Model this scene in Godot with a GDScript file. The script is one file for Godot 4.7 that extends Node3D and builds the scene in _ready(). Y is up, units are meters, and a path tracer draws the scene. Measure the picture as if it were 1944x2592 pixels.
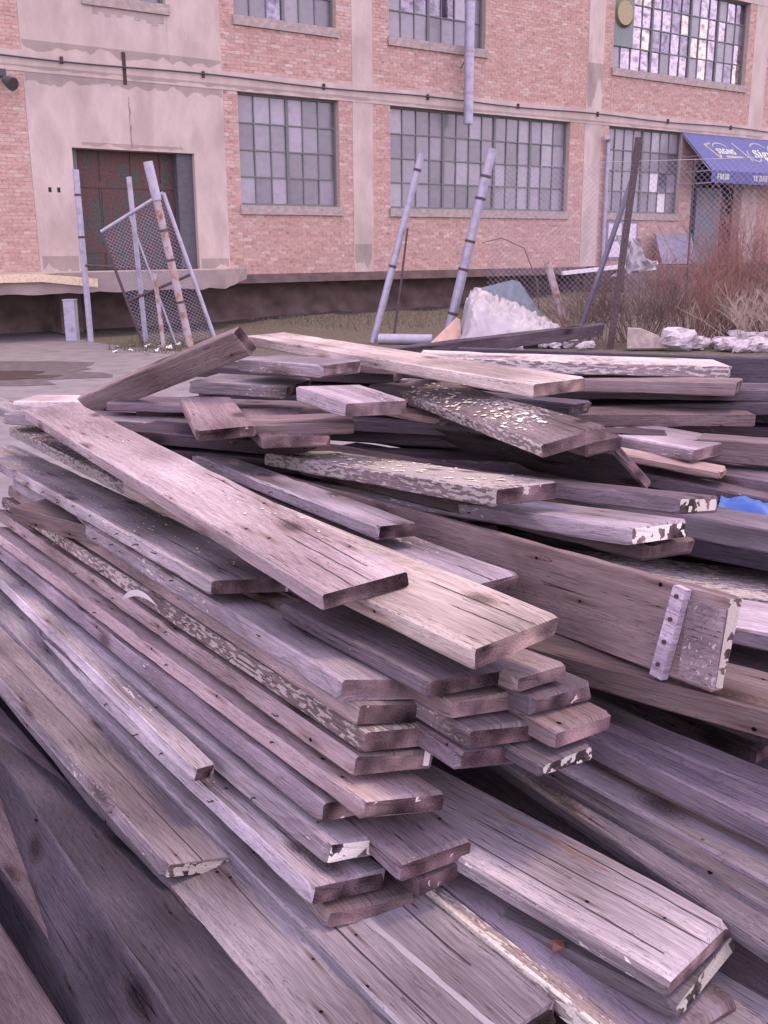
extends Node3D
# A pile of salvaged planks in the yard of an old brick factory.

const YA := 0.62465            # the factory front is turned this far from square-on
var rng := RandomNumberGenerator.new()
var taken := {}
var M := {}                    # materials
var TX := {}                   # textures
var wood_cache := {}
var factory: Node3D

# ---------------------------------------------------------------- mesh helper
class MB:
	var v := PackedVector3Array()
	var n := PackedVector3Array()
	var uv := PackedVector2Array()
	var c := PackedColorArray()
	var xf := Transform3D()
	func tri(a: Vector3, b: Vector3, d: Vector3, ua := Vector2.ZERO, ub := Vector2.ZERO, ud := Vector2.ZERO):
		a = xf * a; b = xf * b; d = xf * d
		var nn := (d - a).cross(b - a).normalized()
		v.append(a); v.append(b); v.append(d)
		for k in 3: n.append(nn)
		uv.append(ua); uv.append(ub); uv.append(ud)
	# corners clockwise as seen from outside
	func quad(a: Vector3, b: Vector3, d: Vector3, e: Vector3, ua := Vector2(0, 0), ub := Vector2(1, 0), ud := Vector2(1, 1), ue := Vector2(0, 1)):
		tri(a, b, d, ua, ub, ud)
		tri(a, d, e, ua, ud, ue)
	func box(lo: Vector3, hi: Vector3):
		var s := hi - lo
		var p := func(i, j, k): return Vector3(hi.x if i else lo.x, hi.y if j else lo.y, hi.z if k else lo.z)
		quad(p.call(0,1,1), p.call(1,1,1), p.call(1,0,1), p.call(0,0,1), Vector2(0,0), Vector2(s.x,0), Vector2(s.x,s.y), Vector2(0,s.y))
		quad(p.call(1,1,0), p.call(0,1,0), p.call(0,0,0), p.call(1,0,0), Vector2(0,0), Vector2(s.x,0), Vector2(s.x,s.y), Vector2(0,s.y))
		quad(p.call(0,1,0), p.call(1,1,0), p.call(1,1,1), p.call(0,1,1), Vector2(0,0), Vector2(s.x,0), Vector2(s.x,s.z), Vector2(0,s.z))
		quad(p.call(0,0,1), p.call(1,0,1), p.call(1,0,0), p.call(0,0,0), Vector2(0,0), Vector2(s.x,0), Vector2(s.x,s.z), Vector2(0,s.z))
		quad(p.call(1,1,1), p.call(1,1,0), p.call(1,0,0), p.call(1,0,1), Vector2(0,0), Vector2(s.z,0), Vector2(s.z,s.y), Vector2(0,s.y))
		quad(p.call(0,1,0), p.call(0,1,1), p.call(0,0,1), p.call(0,0,0), Vector2(0,0), Vector2(s.z,0), Vector2(s.z,s.y), Vector2(0,s.y))
	# a tube through points, smooth sides, capped
	func tube(pts: PackedVector3Array, radii: PackedFloat32Array, sides := 8, caps := true):
		var rings := []
		var norms := []
		var acc := 0.0
		var lens := []
		for i in pts.size():
			var d: Vector3 = (pts[mini(i + 1, pts.size() - 1)] - pts[maxi(i - 1, 0)]).normalized()
			var up := Vector3.UP if absf(d.y) < 0.9 else Vector3.RIGHT
			var a := d.cross(up).normalized()
			var b := a.cross(d).normalized()
			var ring := []
			var nr := []
			for k in sides + 1:
				var t := TAU * k / sides
				var o := a * cos(t) + b * sin(t)
				ring.append(pts[i] + o * radii[i]); nr.append(o)
			rings.append(ring); norms.append(nr)
			if i > 0: acc += pts[i].distance_to(pts[i - 1])
			lens.append(acc)
		for i in pts.size() - 1:
			for k in sides:
				var ids := [[i, k], [i + 1, k + 1], [i + 1, k], [i, k], [i, k + 1], [i + 1, k + 1]]
				for q in ids:
					v.append(xf * rings[q[0]][q[1]])
					n.append((xf.basis * norms[q[0]][q[1]]).normalized())
					uv.append(Vector2(float(q[1]) / sides, lens[q[0]]))
		if caps:
			for e in [0, pts.size() - 1]:
				var r: Array = rings[e]
				for k in range(1, sides - 1):
					if e == 0: tri(r[0], r[k + 1], r[k])
					else: tri(r[0], r[k], r[k + 1])
	func bar(a: Vector3, b: Vector3, r: float, sides := 4):
		tube(PackedVector3Array([a, b]), PackedFloat32Array([r, r]), sides)
	func commit(m: ArrayMesh = null) -> ArrayMesh:
		if m == null: m = ArrayMesh.new()
		var arr := []
		arr.resize(Mesh.ARRAY_MAX)
		arr[Mesh.ARRAY_VERTEX] = v
		arr[Mesh.ARRAY_NORMAL] = n
		arr[Mesh.ARRAY_TEX_UV] = uv
		if c.size() == v.size(): arr[Mesh.ARRAY_COLOR] = c
		m.add_surface_from_arrays(Mesh.PRIMITIVE_TRIANGLES, arr)
		return m

func numbered(called: String) -> String:
	if not taken.has(called):
		taken[called] = 0
		return called
	taken[called] += 1
	return "%s_%03d" % [called, taken[called]]

func tag(o: Node, label: String, category: String, group := ""):
	o.set_meta("label", label)
	o.set_meta("category", category)
	if group != "": o.set_meta("group", group)

func thing(called: String, label: String, category: String, at := Vector3.ZERO, group := "") -> Node3D:
	var o := Node3D.new()
	o.name = numbered(called)
	o.position = at
	add_child(o, true)
	tag(o, label, category, group)
	return o

func part(called: String, mesh: Mesh, mat: Material, parent: Node = self) -> MeshInstance3D:
	var o := MeshInstance3D.new()
	o.name = numbered(called) if parent == self else called
	o.mesh = mesh
	if mat != null: o.material_override = mat
	parent.add_child(o, true)
	return o

func mono(called: String, label: String, category: String, mesh: Mesh, mat: Material, group := "") -> MeshInstance3D:
	var o := part(called, mesh, mat)
	tag(o, label, category, group)
	return o

func structure(called: String, mesh: Mesh, mat: Material) -> MeshInstance3D:
	var o := part(called, mesh, mat)
	o.set_meta("kind", "structure")
	return o

func boxm(lo: Vector3, hi: Vector3) -> ArrayMesh:
	var b := MB.new()
	b.box(lo, hi)
	return b.commit()

func lin(r: float, g: float, b: float) -> Color:
	return Color(r, g, b).linear_to_srgb()

func wall(s: float, y: float, z := 0.0) -> Vector3:   # a place on the factory front, in the yard's own axes
	var nn := Vector3(sin(YA), 0, cos(YA))
	var tt := Vector3(cos(YA), 0, -sin(YA))
	return tt * s + nn * (z - 20.0) + Vector3(0, y, 0)

# ---------------------------------------------------------------- textures
func nbytes(w: int, h: int, sw: int, sh: int, freq: float, sd: int, oct := 3, kind := FastNoiseLite.TYPE_SIMPLEX_SMOOTH) -> PackedByteArray:
	var f := FastNoiseLite.new()
	f.noise_type = kind
	f.seed = sd
	f.frequency = freq
	f.fractal_octaves = oct
	if oct <= 1: f.fractal_type = FastNoiseLite.FRACTAL_NONE
	var im := f.get_seamless_image(sw, sh, false, false, 0.15, true)
	im.convert(Image.FORMAT_L8)
	if sw != w or sh != h: im.resize(w, h, Image.INTERPOLATE_CUBIC)
	return im.get_data()

# plank faces: the picture is 3.4 m along the grain, 0.7 m across
func wood(kind: String, sd: int):
	var w := 2048
	var h := 512
	var streak := nbytes(w, h, 7, 400, 0.9, sd, 1, FastNoiseLite.TYPE_VALUE)
	var long := nbytes(w, h, 24, 512, 0.9, sd + 9, 1, FastNoiseLite.TYPE_VALUE)
	var fine := nbytes(w, h, 150, 512, 0.9, sd + 1, 1, FastNoiseLite.TYPE_VALUE)
	var band := nbytes(w, h, 5, 40, 0.5, sd + 10, 2, FastNoiseLite.TYPE_VALUE_CUBIC)
	var tone := nbytes(w, h, 28, 12, 0.16, sd + 2, 3)
	var warp := nbytes(w, h, 14, 8, 0.14, sd + 3, 2)
	var crk := nbytes(w, h, 9, 150, 0.22, sd + 4, 1, FastNoiseLite.TYPE_PERLIN)
	var crm := nbytes(w, h, 26, 24, 0.14, sd + 5, 2)
	var flake := nbytes(w, h, 560, 512, 0.10, sd + 6, 4)
	var patch := nbytes(w, h, 32, 12, 0.11, sd + 7, 3)
	var chk := nbytes(w, h, 70, 420, 0.45, sd + 11, 1, FastNoiseLite.TYPE_PERLIN)
	var speck := nbytes(w, h, 1024, 512, 0.3, sd + 8, 2)
	var dark: Vector3; var light: Vector3
	var paint := Vector3(192, 187, 178)
	var thr := 999.0
	match kind:
		"g": dark = Vector3(84, 78, 79); light = Vector3(160, 153, 154); thr = 232.0
		"b": dark = Vector3(94, 83, 82); light = Vector3(163, 151, 149); thr = 240.0
		"p": dark = Vector3(84, 75, 74); light = Vector3(154, 143, 141); thr = 165.0
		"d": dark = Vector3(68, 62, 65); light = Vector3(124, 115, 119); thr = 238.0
		"w": dark = Vector3(86, 77, 77); light = Vector3(150, 138, 138); thr = 122.0
	var out := PackedByteArray(); out.resize(w * h * 3)
	var hgt := PackedByteArray(); hgt.resize(w * h)
	var rings := 26.0
	for y in h:
		var row := y * w
		var vy := float(y) / h * rings
		for x in w:
			var i := row + x
			var ph := vy + (warp[i] - 128) * 0.030
			var fr := ph - floorf(ph)
			var ring := fr * fr * fr
			var t := 0.52 + (streak[i] - 128) * 0.0009 + (long[i] - 128) * 0.0010 + (fine[i] - 128) * 0.0014 + (band[i] - 128) * 0.0013 + (tone[i] - 128) * 0.0026 - ring * 0.11
			var hh := 150.0 + (fine[i] - 128) * 0.16 + (long[i] - 128) * 0.16 + (streak[i] - 128) * 0.12 - ring * 30.0
			var cd := absf(crk[i] - 128.0)
			var r := lerpf(dark.x, light.x, t)
			var g := lerpf(dark.y, light.y, t)
			var b := lerpf(dark.z, light.z, t)
			var mk := crm[i]
			if cd < 2.6 and mk > 138:
				var k := 0.35 + 0.25 * cd
				k = minf(k, 1.0)
				r *= k; g *= k; b *= k
				hh -= 90.0 * (1.0 - k)
			var c2 := absf(chk[i] - 128.0)
			if c2 < 5.0 and band[i] > 118:
				var k2 := 0.72 + 0.05 * c2
				r *= k2; g *= k2; b *= k2
				hh -= 26.0
			var pm := flake[i] * 0.62 + patch[i] * 0.5 - (fine[i] - 128) * 0.05
			if pm > thr:
				var e := clampf((pm - thr) * 0.13, 0.0, 0.95)
				var pt := 0.86 + (speck[i] - 128) * 0.0011 + (tone[i] - 128) * 0.0006
				r = lerpf(r, paint.x * pt, e); g = lerpf(g, paint.y * pt, e); b = lerpf(b, paint.z * pt, e)
				hh = lerpf(hh, 215.0, e)
			elif pm > thr - 5.0:
				r *= 0.8; g *= 0.8; b *= 0.8
			var o := i * 3
			out[o] = clampi(int(r), 0, 255); out[o + 1] = clampi(int(g), 0, 255); out[o + 2] = clampi(int(b), 0, 255)
			hgt[i] = clampi(int(hh), 0, 255)
	# knots, nail holes with their iron stains, scuffs
	var rr := RandomNumberGenerator.new(); rr.seed = sd
	for k in 34:
		var knot := k < 12
		var cx := rr.randi_range(60, w - 61); var cy := rr.randi_range(24, h - 25)
		var rx := rr.randf_range(14, 30) if knot else rr.randf_range(2.0, 3.4)
		var ry := rx * (0.55 if knot else 1.0)
		var reach := int(rx * (2.6 if knot else 14.0))
		for dx in range(-reach, reach + 1):
			for dy in range(-int(ry * 2.4) - 1, int(ry * 2.4) + 2):
				var x := cx + dx; var y := cy + dy
				if x < 0 or y < 0 or x >= w or y >= h: continue
				var q := Vector2(dx / rx, dy / ry).length()
				var mul := 1.0
				if knot:
					if q < 1.0: mul = 0.52 + 0.18 * absf(sin(q * 9.0))
					elif q < 2.2: mul = lerpf(0.74, 1.0, (q - 1.0) / 1.2) + 0.05 * sin(q * 14.0)
				else:
					if q < 1.0: mul = 0.18
					else: mul = 1.0 - 0.34 * maxf(0.0, 1.0 - absf(dx) / float(reach)) * maxf(0.0, 1.0 - absf(dy) / (ry * 2.2))
				if mul >= 1.0: continue
				var o := (y * w + x) * 3
				out[o] = int(out[o] * mul); out[o + 1] = int(out[o + 1] * mul * (0.97 if mul > 0.3 else 1.0)); out[o + 2] = int(out[o + 2] * mul * (0.95 if mul > 0.3 else 1.0))
				if q < 1.0: hgt[y * w + x] = int(hgt[y * w + x] * (0.8 if knot else 0.3))
	var im := Image.create_from_data(w, h, false, Image.FORMAT_RGB8, out)
	var hm := Image.create_from_data(w, h, false, Image.FORMAT_L8, hgt)
	TX["wood_" + kind] = ImageTexture.create_from_image(im)
	TX["wood_h_" + kind] = ImageTexture.create_from_image(hm)

# sawn ends: the picture is 0.5 m wide
func end_grain(kind: String, sd: int):
	var w := 512
	var a := nbytes(w, w, 96, 96, 0.05, sd, 3)
	var f := nbytes(w, w, 512, 512, 0.2, sd + 1, 3)
	var blot := nbytes(w, w, 40, 40, 0.09, sd + 2, 3)
	var fl := nbytes(w, w, 256, 256, 0.045, sd + 3, 4)
	var out := PackedByteArray(); out.resize(w * w * 3)
	var hgt := PackedByteArray(); hgt.resize(w * w)
	var dark := Vector3(82, 74, 74); var light := Vector3(148, 133, 128)
	var thr := 999.0
	if kind == "k": dark = Vector3(48, 38, 40); light = Vector3(106, 90, 90); thr = 193.0
	if kind == "w": dark = Vector3(62, 52, 52); light = Vector3(128, 112, 108); thr = 104.0
	for y in w:
		for x in w:
			var i := y * w + x
			var dx := x - 180.0; var dy := y + 240.0 + (a[i] - 128) * 0.35
			var ph := sqrt(dx * dx * 0.45 + dy * dy) * 0.085
			var fr := ph - floorf(ph)
			var t := 0.55 + (f[i] - 128) * 0.0022 + (blot[i] - 128) * 0.0075 - fr * fr * 0.22
			var r := lerpf(dark.x, light.x, t); var g := lerpf(dark.y, light.y, t); var b := lerpf(dark.z, light.z, t)
			var hh := 130.0 + (f[i] - 128) * 0.5 - fr * fr * 30.0
			var pm := fl[i] * 0.6 + blot[i] * 0.4
			if pm > thr:
				var e := clampf((pm - thr) * 0.2, 0.0, 1.0)
				var k := 0.9 + (f[i] - 128) * 0.001
				r = lerpf(r, 200 * k, e); g = lerpf(g, 196 * k, e); b = lerpf(b, 184 * k, e)
				hh = lerpf(hh, 210.0, e)
			var o := i * 3
			out[o] = clampi(int(r), 0, 255); out[o + 1] = clampi(int(g), 0, 255); out[o + 2] = clampi(int(b), 0, 255)
			hgt[i] = clampi(int(hh), 0, 255)
	TX["end_" + kind] = ImageTexture.create_from_image(Image.create_from_data(w, w, false, Image.FORMAT_RGB8, out))
	TX["end_h_" + kind] = ImageTexture.create_from_image(Image.create_from_data(w, w, false, Image.FORMAT_L8, hgt))

func ntex(freq: float, sd: int, cols: Array, offs: Array, oct := 5, size := 512, warp := 0.0) -> NoiseTexture2D:
	var f := FastNoiseLite.new()
	f.seed = sd; f.frequency = freq; f.fractal_octaves = oct
	f.noise_type = FastNoiseLite.TYPE_SIMPLEX_SMOOTH
	if warp > 0.0:
		f.domain_warp_enabled = true; f.domain_warp_amplitude = warp; f.domain_warp_frequency = freq
	var t := NoiseTexture2D.new()
	t.width = size; t.height = size; t.seamless = true
	t.noise = f
	var gr := Gradient.new()
	gr.offsets = PackedFloat32Array(offs)
	gr.colors = PackedColorArray(cols)
	t.color_ramp = gr
	return t

func bump_tex(freq: float, sd: int, oct := 4, size := 512) -> NoiseTexture2D:
	return ntex(freq, sd, [Color.BLACK, Color.WHITE], [0.0, 1.0], oct, size)

func tri_mat(tex: Texture2D, scale: float, rough: float, bump: Texture2D = null, bs := 0.3, tint := Color.WHITE, det: Texture2D = null) -> StandardMaterial3D:
	var m := StandardMaterial3D.new()
	m.albedo_texture = tex
	m.albedo_color = tint
	m.roughness = rough
	m.uv1_triplanar = true
	m.uv1_world_triplanar = true
	m.uv1_scale = Vector3.ONE * scale
	if bump != null:
		m.heightmap_enabled = true
		m.heightmap_texture = bump
		m.heightmap_scale = bs
	return m

func plain(c: Color, rough := 0.8, metal := 0.0) -> StandardMaterial3D:
	var m := StandardMaterial3D.new()
	m.albedo_color = c
	m.roughness = rough
	m.metallic = metal
	return m

# ---------------------------------------------------------------- planks
func wood_mats(tex: String, tint: Color, end: String) -> Array:
	var key := "%s %s %s" % [tex, tint, end]
	if wood_cache.has(key): return wood_cache[key]
	var a := StandardMaterial3D.new()
	a.albedo_texture = TX["wood_" + tex]
	a.albedo_color = tint
	a.roughness = 0.92
	a.metallic_specular = 0.12
	a.heightmap_enabled = true
	a.heightmap_texture = TX["wood_h_" + tex]
	a.heightmap_scale = 0.22
	var b := StandardMaterial3D.new()
	b.albedo_texture = TX["end_" + end]
	b.albedo_color = Color(lerpf(tint.r, 1.0, 0.4), lerpf(tint.g, 1.0, 0.4), lerpf(tint.b, 1.0, 0.4)) * (Color(0.92, 0.88, 0.9) if end == "n" else Color.WHITE)
	b.roughness = 0.95
	b.metallic_specular = 0.2
	b.heightmap_enabled = true
	b.heightmap_texture = TX["end_h_" + end]
	b.heightmap_scale = 0.3
	wood_cache[key] = [a, b]
	return wood_cache[key]

func plank_mesh(L: float, W: float, T: float, sd: int) -> ArrayMesh:
	var r := RandomNumberGenerator.new(); r.seed = sd
	var f := FastNoiseLite.new(); f.seed = sd; f.frequency = 1.0; f.fractal_octaves = 3
	var ch := 0.0035 + r.randf() * 0.003
	var N := int(clampf(L / 0.07, 8, 44))
	var bow := r.randf_range(-1, 1) * 0.0010 * L
	var cup := r.randf_range(-0.002, 0.003)
	var skew := r.randf_range(-0.006, 0.006)
	var skew2 := r.randf_range(-0.006, 0.006)
	var uo := Vector2(r.randf(), r.randf() * maxf(0.0, 1.0 - 2.0 * (W + T) / 0.7))
	# outline of the section as (z, y), counted clockwise when seen from the near end
	var sec := [Vector2(-W/2 + ch, T), Vector2(W/2 - ch, T), Vector2(W/2, T - ch), Vector2(W/2, ch), Vector2(W/2 - ch, 0), Vector2(-W/2 + ch, 0), Vector2(-W/2, ch), Vector2(-W/2, T - ch)]
	var per := [0.0]
	for k in 8: per.append(per[k] + sec[k].distance_to(sec[(k + 1) % 8]))
	var rings := []
	var chip := []
	for k in 16: chip.append(maxf(0.0, r.randf() - 0.45) * 0.02 if k % 2 else (chip[k - 1] if k > 0 else 0.0) * 0.8)
	for i in N + 1:
		var t := float(i) / N
		# stations crowd towards both ends so the worn ends keep their shape
		var x := -L / 2 + L * t
		if i == 1: x = -L / 2 + minf(0.014, L / N * 0.5)
		if i == N - 1: x = L / 2 - minf(0.014, L / N * 0.5)
		var inset := 0.0
		if i == 0 or i == N: inset = 0.003
		var ring := []
		for k in 8:
			var q: Vector2 = sec[k]
			var wob := f.get_noise_3d(x * 5.0, k * 3.7, 0) * 0.0015
			var wob2 := f.get_noise_3d(x * 16.0, k * 5.1, 9.0)
			var nick := maxf(0.0, wob2 - 0.28) * 0.014
			var sy := signf(q.y - T / 2); var sz := signf(q.x)
			var y := q.y + wob - sy * (nick + inset)
			var z := q.x + wob * 1.4 - sz * (nick * 0.8 + inset)
			y += bow * (4.0 * (t - 0.5) * (t - 0.5) - 0.33) * 0.5
			var xx := x + (skew * q.x / W * 2.0 + f.get_noise_2d(k * 9.0, 77.0) * 0.003) * (1.0 if i == 0 else 0.0) + skew2 * q.x / W * 2.0 * (1.0 if i == N else 0.0)
			if i == 0 or i == N:
				# bruised and broken corners
				var cr: float = chip[(k + (8 if i == N else 0))]
				y -= sy * cr * 0.8; z -= sz * cr; xx += cr * (0.7 if i == 0 else -0.7)
			ring.append(Vector3(xx, y, z))
		rings.append(ring)
	var b := MB.new()
	for i in N:
		for k in 8:
			var k2 := (k + 1) % 8
			var u0: float = pingpong(rings[i][0].x / 3.4 + uo.x + 2.0, 1.0)
			var u1: float = pingpong(rings[i + 1][0].x / 3.4 + uo.x + 2.0, 1.0)
			var v0: float = per[k] / 0.7 + uo.y
			var v1: float = per[k + 1] / 0.7 + uo.y
			# near end is -x; going +x the section turns clockwise seen from -x
			b.quad(rings[i][k], rings[i + 1][k], rings[i + 1][k2], rings[i][k2], Vector2(u0, v0), Vector2(u1, v0), Vector2(u1, v1), Vector2(u0, v1))
	var m := b.commit()
	var e := MB.new()
	var eo := Vector2(r.randf(), r.randf())
	for side in [0, N]:
		var ring: Array = rings[side]
		var mid := Vector3.ZERO
		for p in ring: mid += p
		mid /= 8.0
		for k in 8:
			var p: Vector3 = ring[k]; var q: Vector3 = ring[(k + 1) % 8]
			var um := Vector2(mid.z, mid.y) / 0.5 + eo
			var up := Vector2(p.z, p.y) / 0.5 + eo
			var uq := Vector2(q.z, q.y) / 0.5 + eo
			if side == 0: e.tri(mid, p, q, um, up, uq)
			else: e.tri(mid, q, p, um, uq, up)
	e.commit(m)
	return m

var plank_count := 0
var last_plank: MeshInstance3D
func plank(label: String, A: Vector3, yaw: float, pit: float, rol: float, L: float, W: float, T: float, tex: String, tint: Color, end: String, nails := 0):
	plank_count += 1
	var d := Vector3(sin(yaw) * cos(pit), sin(pit), -cos(yaw) * cos(pit))
	var r0 := Vector3(cos(yaw), 0, sin(yaw))
	var u0 := r0.cross(d)
	var r := r0 * cos(rol) + u0 * sin(rol)
	var u := u0 * cos(rol) - r0 * sin(rol)
	var o := MeshInstance3D.new()
	o.name = numbered("plank")
	o.mesh = plank_mesh(L, W, T, 100 + plank_count)
	var mm := wood_mats(tex, tint, end)
	o.set_surface_override_material(0, mm[0])
	o.set_surface_override_material(1, mm[1])
	o.transform = Transform3D(Basis(d, u, r), A + d * L / 2 + r * W / 2 - u * T)
	add_child(o, true)
	tag(o, label, "plank", "salvaged planks in the pile")
	for k in nails:
		var nb := MB.new()
		var x := -L / 2 + (0.12 + 0.85 * (k + rng.randf() * 0.7) / nails) * minf(L, 2.2)
		var y := T * rng.randf_range(0.3, 0.8)
		var p0 := Vector3(x, y, -W / 2 + 0.004)
		var p1 := p0 + Vector3(rng.randf_range(-0.004, 0.004), rng.randf_range(-0.003, 0.004), -rng.randf_range(0.008, 0.016))
		var p2 := p1 + Vector3(rng.randf_range(-0.014, 0.014), rng.randf_range(-0.006, 0.004), -0.004)
		nb.tube(PackedVector3Array([p0, p1, p2]), PackedFloat32Array([0.0022, 0.002, 0.0016]), 5)
		part("nail", nb.commit(), M.rust_dark, o)
	last_plank = o

func _ready():
	rng.seed = 4711
	# ------------------------------------------------ camera
	var cam := Camera3D.new()
	cam.name = "camera"
	cam.keep_aspect = Camera3D.KEEP_HEIGHT
	cam.fov = 54.0
	cam.near = 0.05
	cam.far = 900.0
	add_child(cam)
	var ro := -0.00562
	var pi := 0.2586
	var fw := Vector3(0, -sin(pi), -cos(pi))
	var up := Vector3(0, cos(pi), -sin(pi))
	var rt := Vector3.RIGHT
	var r2 := rt * cos(ro) + up * sin(ro)
	var u2 := up * cos(ro) - rt * sin(ro)
	cam.transform = Transform3D(Basis(r2, u2, -fw), Vector3(0, 1.65, 0))
	cam.current = true
	# ------------------------------------------------ sky, sun, exposure
	var env := Environment.new()
	env.background_mode = Environment.BG_SKY
	var sky := Sky.new()
	var sm := ProceduralSkyMaterial.new()
	sm.sky_top_color = Color(0.73, 0.675, 0.82)
	sm.sky_horizon_color = Color(0.99, 0.915, 1.0)
	sm.sky_curve = 0.3
	sm.ground_bottom_color = Color(0.36, 0.31, 0.34)
	sm.ground_horizon_color = Color(0.80, 0.70, 0.76)
	sm.sky_energy_multiplier = 1.0
	sm.sun_angle_max = 30.0
	sky.sky_material = sm
	env.sky = sky
	env.background_energy_multiplier = 1.0
	env.tonemap_mode = Environment.TONE_MAPPER_LINEAR
	env.tonemap_exposure = 3.75
	env.sdfgi_enabled = true
	env.ssao_enabled = true
	env.ssil_enabled = true
	var we := WorldEnvironment.new()
	we.name = "world_environment"
	we.environment = env
	add_child(we)
	var sun := DirectionalLight3D.new()
	sun.name = "sun"
	sun.light_energy = 0.2
	sun.light_color = Color(1.0, 0.88, 0.74)
	sun.light_angular_distance = 14.0
	sun.shadow_enabled = true
	add_child(sun)
	sun.look_at_from_position(Vector3(3.0, 10.0, -1.0), Vector3.ZERO)
	textures_and_materials()
	ground()
	building()
	yard()
	pile()

func textures_and_materials():
	for k in ["g", "b", "p", "d", "w"]: wood(k, 11 + 20 * ["g", "b", "p", "d", "w"].find(k))
	for k in ["n", "k", "w"]: end_grain(k, 200 + 9 * ["n", "k", "w"].find(k))
	var bmp := bump_tex(0.03, 5, 5)
	var fine := bump_tex(0.12, 6, 4)
	M.rust_dark = plain(lin(0.05, 0.028, 0.022), 0.9)
	M.concrete = tri_mat(ntex(0.006, 31, [lin(.30,.245,.21), lin(.40,.335,.29), lin(.47,.40,.345), lin(.39,.325,.28)], [0.0, 0.42, 0.62, 1.0], 6, 1024, 20.0), 0.22, 0.92, fine, 0.6)
	M.concrete.uv1_scale = Vector3(0.26, 0.085, 0.26)
	M.concrete_dark = tri_mat(ntex(0.008, 33, [lin(.22,.18,.165), lin(.33,.275,.25), lin(.38,.32,.29)], [0.0, 0.5, 1.0], 6, 512, 20.0), 0.4, 0.92, fine, 0.6)
	M.mortar = tri_mat(ntex(0.03, 35, [lin(.34,.265,.225), lin(.45,.365,.315)], [0.2, 0.8], 4), 0.7, 0.95)
	M.brick = tri_mat(ntex(0.02, 36, [Color(.72,.72,.72), Color(1,1,1), Color(.95,.95,.95)], [0.1, 0.5, 1.0], 5), 0.9, 0.92, fine, 0.3)
	M.brick.vertex_color_use_as_albedo = true
	for k in 6:
		var c: Color = brick_color(k)
		M["brick%d" % k] = tri_mat(M.brick.albedo_texture, 0.9, 0.92, fine, 0.3, c.linear_to_srgb())
	M.sill = tri_mat(ntex(0.02, 37, [lin(.25,.21,.18), lin(.38,.33,.29)], [0.2, 0.8], 5), 0.7, 0.9, fine, 0.4)
	M.sash = tri_mat(ntex(0.04, 38, [lin(.09,.11,.10), lin(.14,.165,.15), lin(.15,.115,.095)], [0.2, 0.6, 0.9], 4), 1.3, 0.7)
	M.steel_grey = tri_mat(ntex(0.02, 39, [lin(.23,.23,.27), lin(.36,.35,.42), lin(.31,.27,.28)], [0.1, 0.6, 1.0], 5), 0.4, 0.55)
	M.steel_grey.metallic = 0.3
	M.rusty = tri_mat(ntex(0.03, 40, [lin(.17,.09,.06), lin(.32,.22,.17), lin(.33,.30,.32)], [0.22, 0.42, 0.56], 5), 0.30, 0.85, fine, 0.2)
	M.dark_steel = tri_mat(ntex(0.03, 41, [lin(.045,.03,.032), lin(.10,.07,.07)], [0.2, 0.8], 5), 1.4, 0.8)
	M.wire = plain(lin(.34,.33,.40), 0.5, 0.4)
	M.wire_dark = plain(lin(.16,.15,.19), 0.6, 0.3)
	M.cable = plain(lin(.04,.04,.05), 0.7)
	M.asphalt = tri_mat(ntex(0.010, 42, [lin(.125,.11,.11), lin(.165,.15,.15), lin(.19,.175,.175)], [0.1, 0.5, 0.9], 6, 1024, 30.0), 0.22, 0.85, fine, 0.3)
	M.wet = tri_mat(ntex(0.02, 43, [lin(.028,.018,.018), lin(.05,.036,.034)], [0.2, 0.8], 4), 0.5, 0.28)
	M.damp = tri_mat(ntex(0.02, 44, [lin(.065,.055,.055), lin(.10,.088,.088)], [0.2, 0.8], 4), 0.5, 0.6)
	M.dirt = tri_mat(ntex(0.02, 45, [lin(.055,.04,.034), lin(.10,.075,.062), lin(.085,.085,.045), lin(.17,.135,.115)], [0.1, 0.45, 0.62, 0.9], 6, 1024), 0.5, 0.95, bmp, 3.0)
	M.rock = tri_mat(ntex(0.02, 46, [lin(.34,.30,.31), lin(.55,.51,.52)], [0.2, 0.8], 5), 1.0, 0.9, fine, 0.8)
	M.sheet = tri_mat(ntex(0.015, 62, [lin(.26,.24,.255), lin(.38,.36,.375), lin(.43,.41,.42)], [0.15, 0.45, 0.8], 3), 0.35, 0.5)
	M.sheet.backlight_enabled = true
	M.sheet.backlight = lin(.2, .19, .2)
	M.teal = tri_mat(ntex(0.02, 47, [lin(.10,.13,.15), lin(.15,.18,.21)], [0.2, 0.8], 4), 0.8, 0.6)
	M.teal_dark = tri_mat(ntex(0.02, 57, [lin(.06,.062,.07), lin(.09,.092,.105)], [0.2, 0.8], 4), 0.8, 0.7)
	M.grey_sheet = tri_mat(ntex(0.02, 48, [lin(.15,.14,.18), lin(.22,.20,.25)], [0.2, 0.8], 4), 0.6, 0.6)
	M.cardboard = tri_mat(ntex(0.02, 49, [lin(.40,.27,.21), lin(.52,.37,.30)], [0.2, 0.8], 4), 0.8, 0.9)
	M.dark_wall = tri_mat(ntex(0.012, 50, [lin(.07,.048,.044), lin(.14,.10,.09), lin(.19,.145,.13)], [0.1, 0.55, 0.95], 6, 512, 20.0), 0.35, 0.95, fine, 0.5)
	M.blackish = plain(lin(.02, .018, .022), 0.9)
	M.stain = plain(lin(.07, .05, .045), 0.95)
	M.stain.transparency = BaseMaterial3D.TRANSPARENCY_ALPHA
	M.stain.albedo_color.a = 0.20
	M.door = door_material()
	M.yellow = tri_mat(ntex(0.03, 52, [lin(.42,.34,.23), lin(.60,.50,.33), lin(.64,.55,.39)], [0.1, 0.5, 0.9], 5), 0.9, 0.8)
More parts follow.
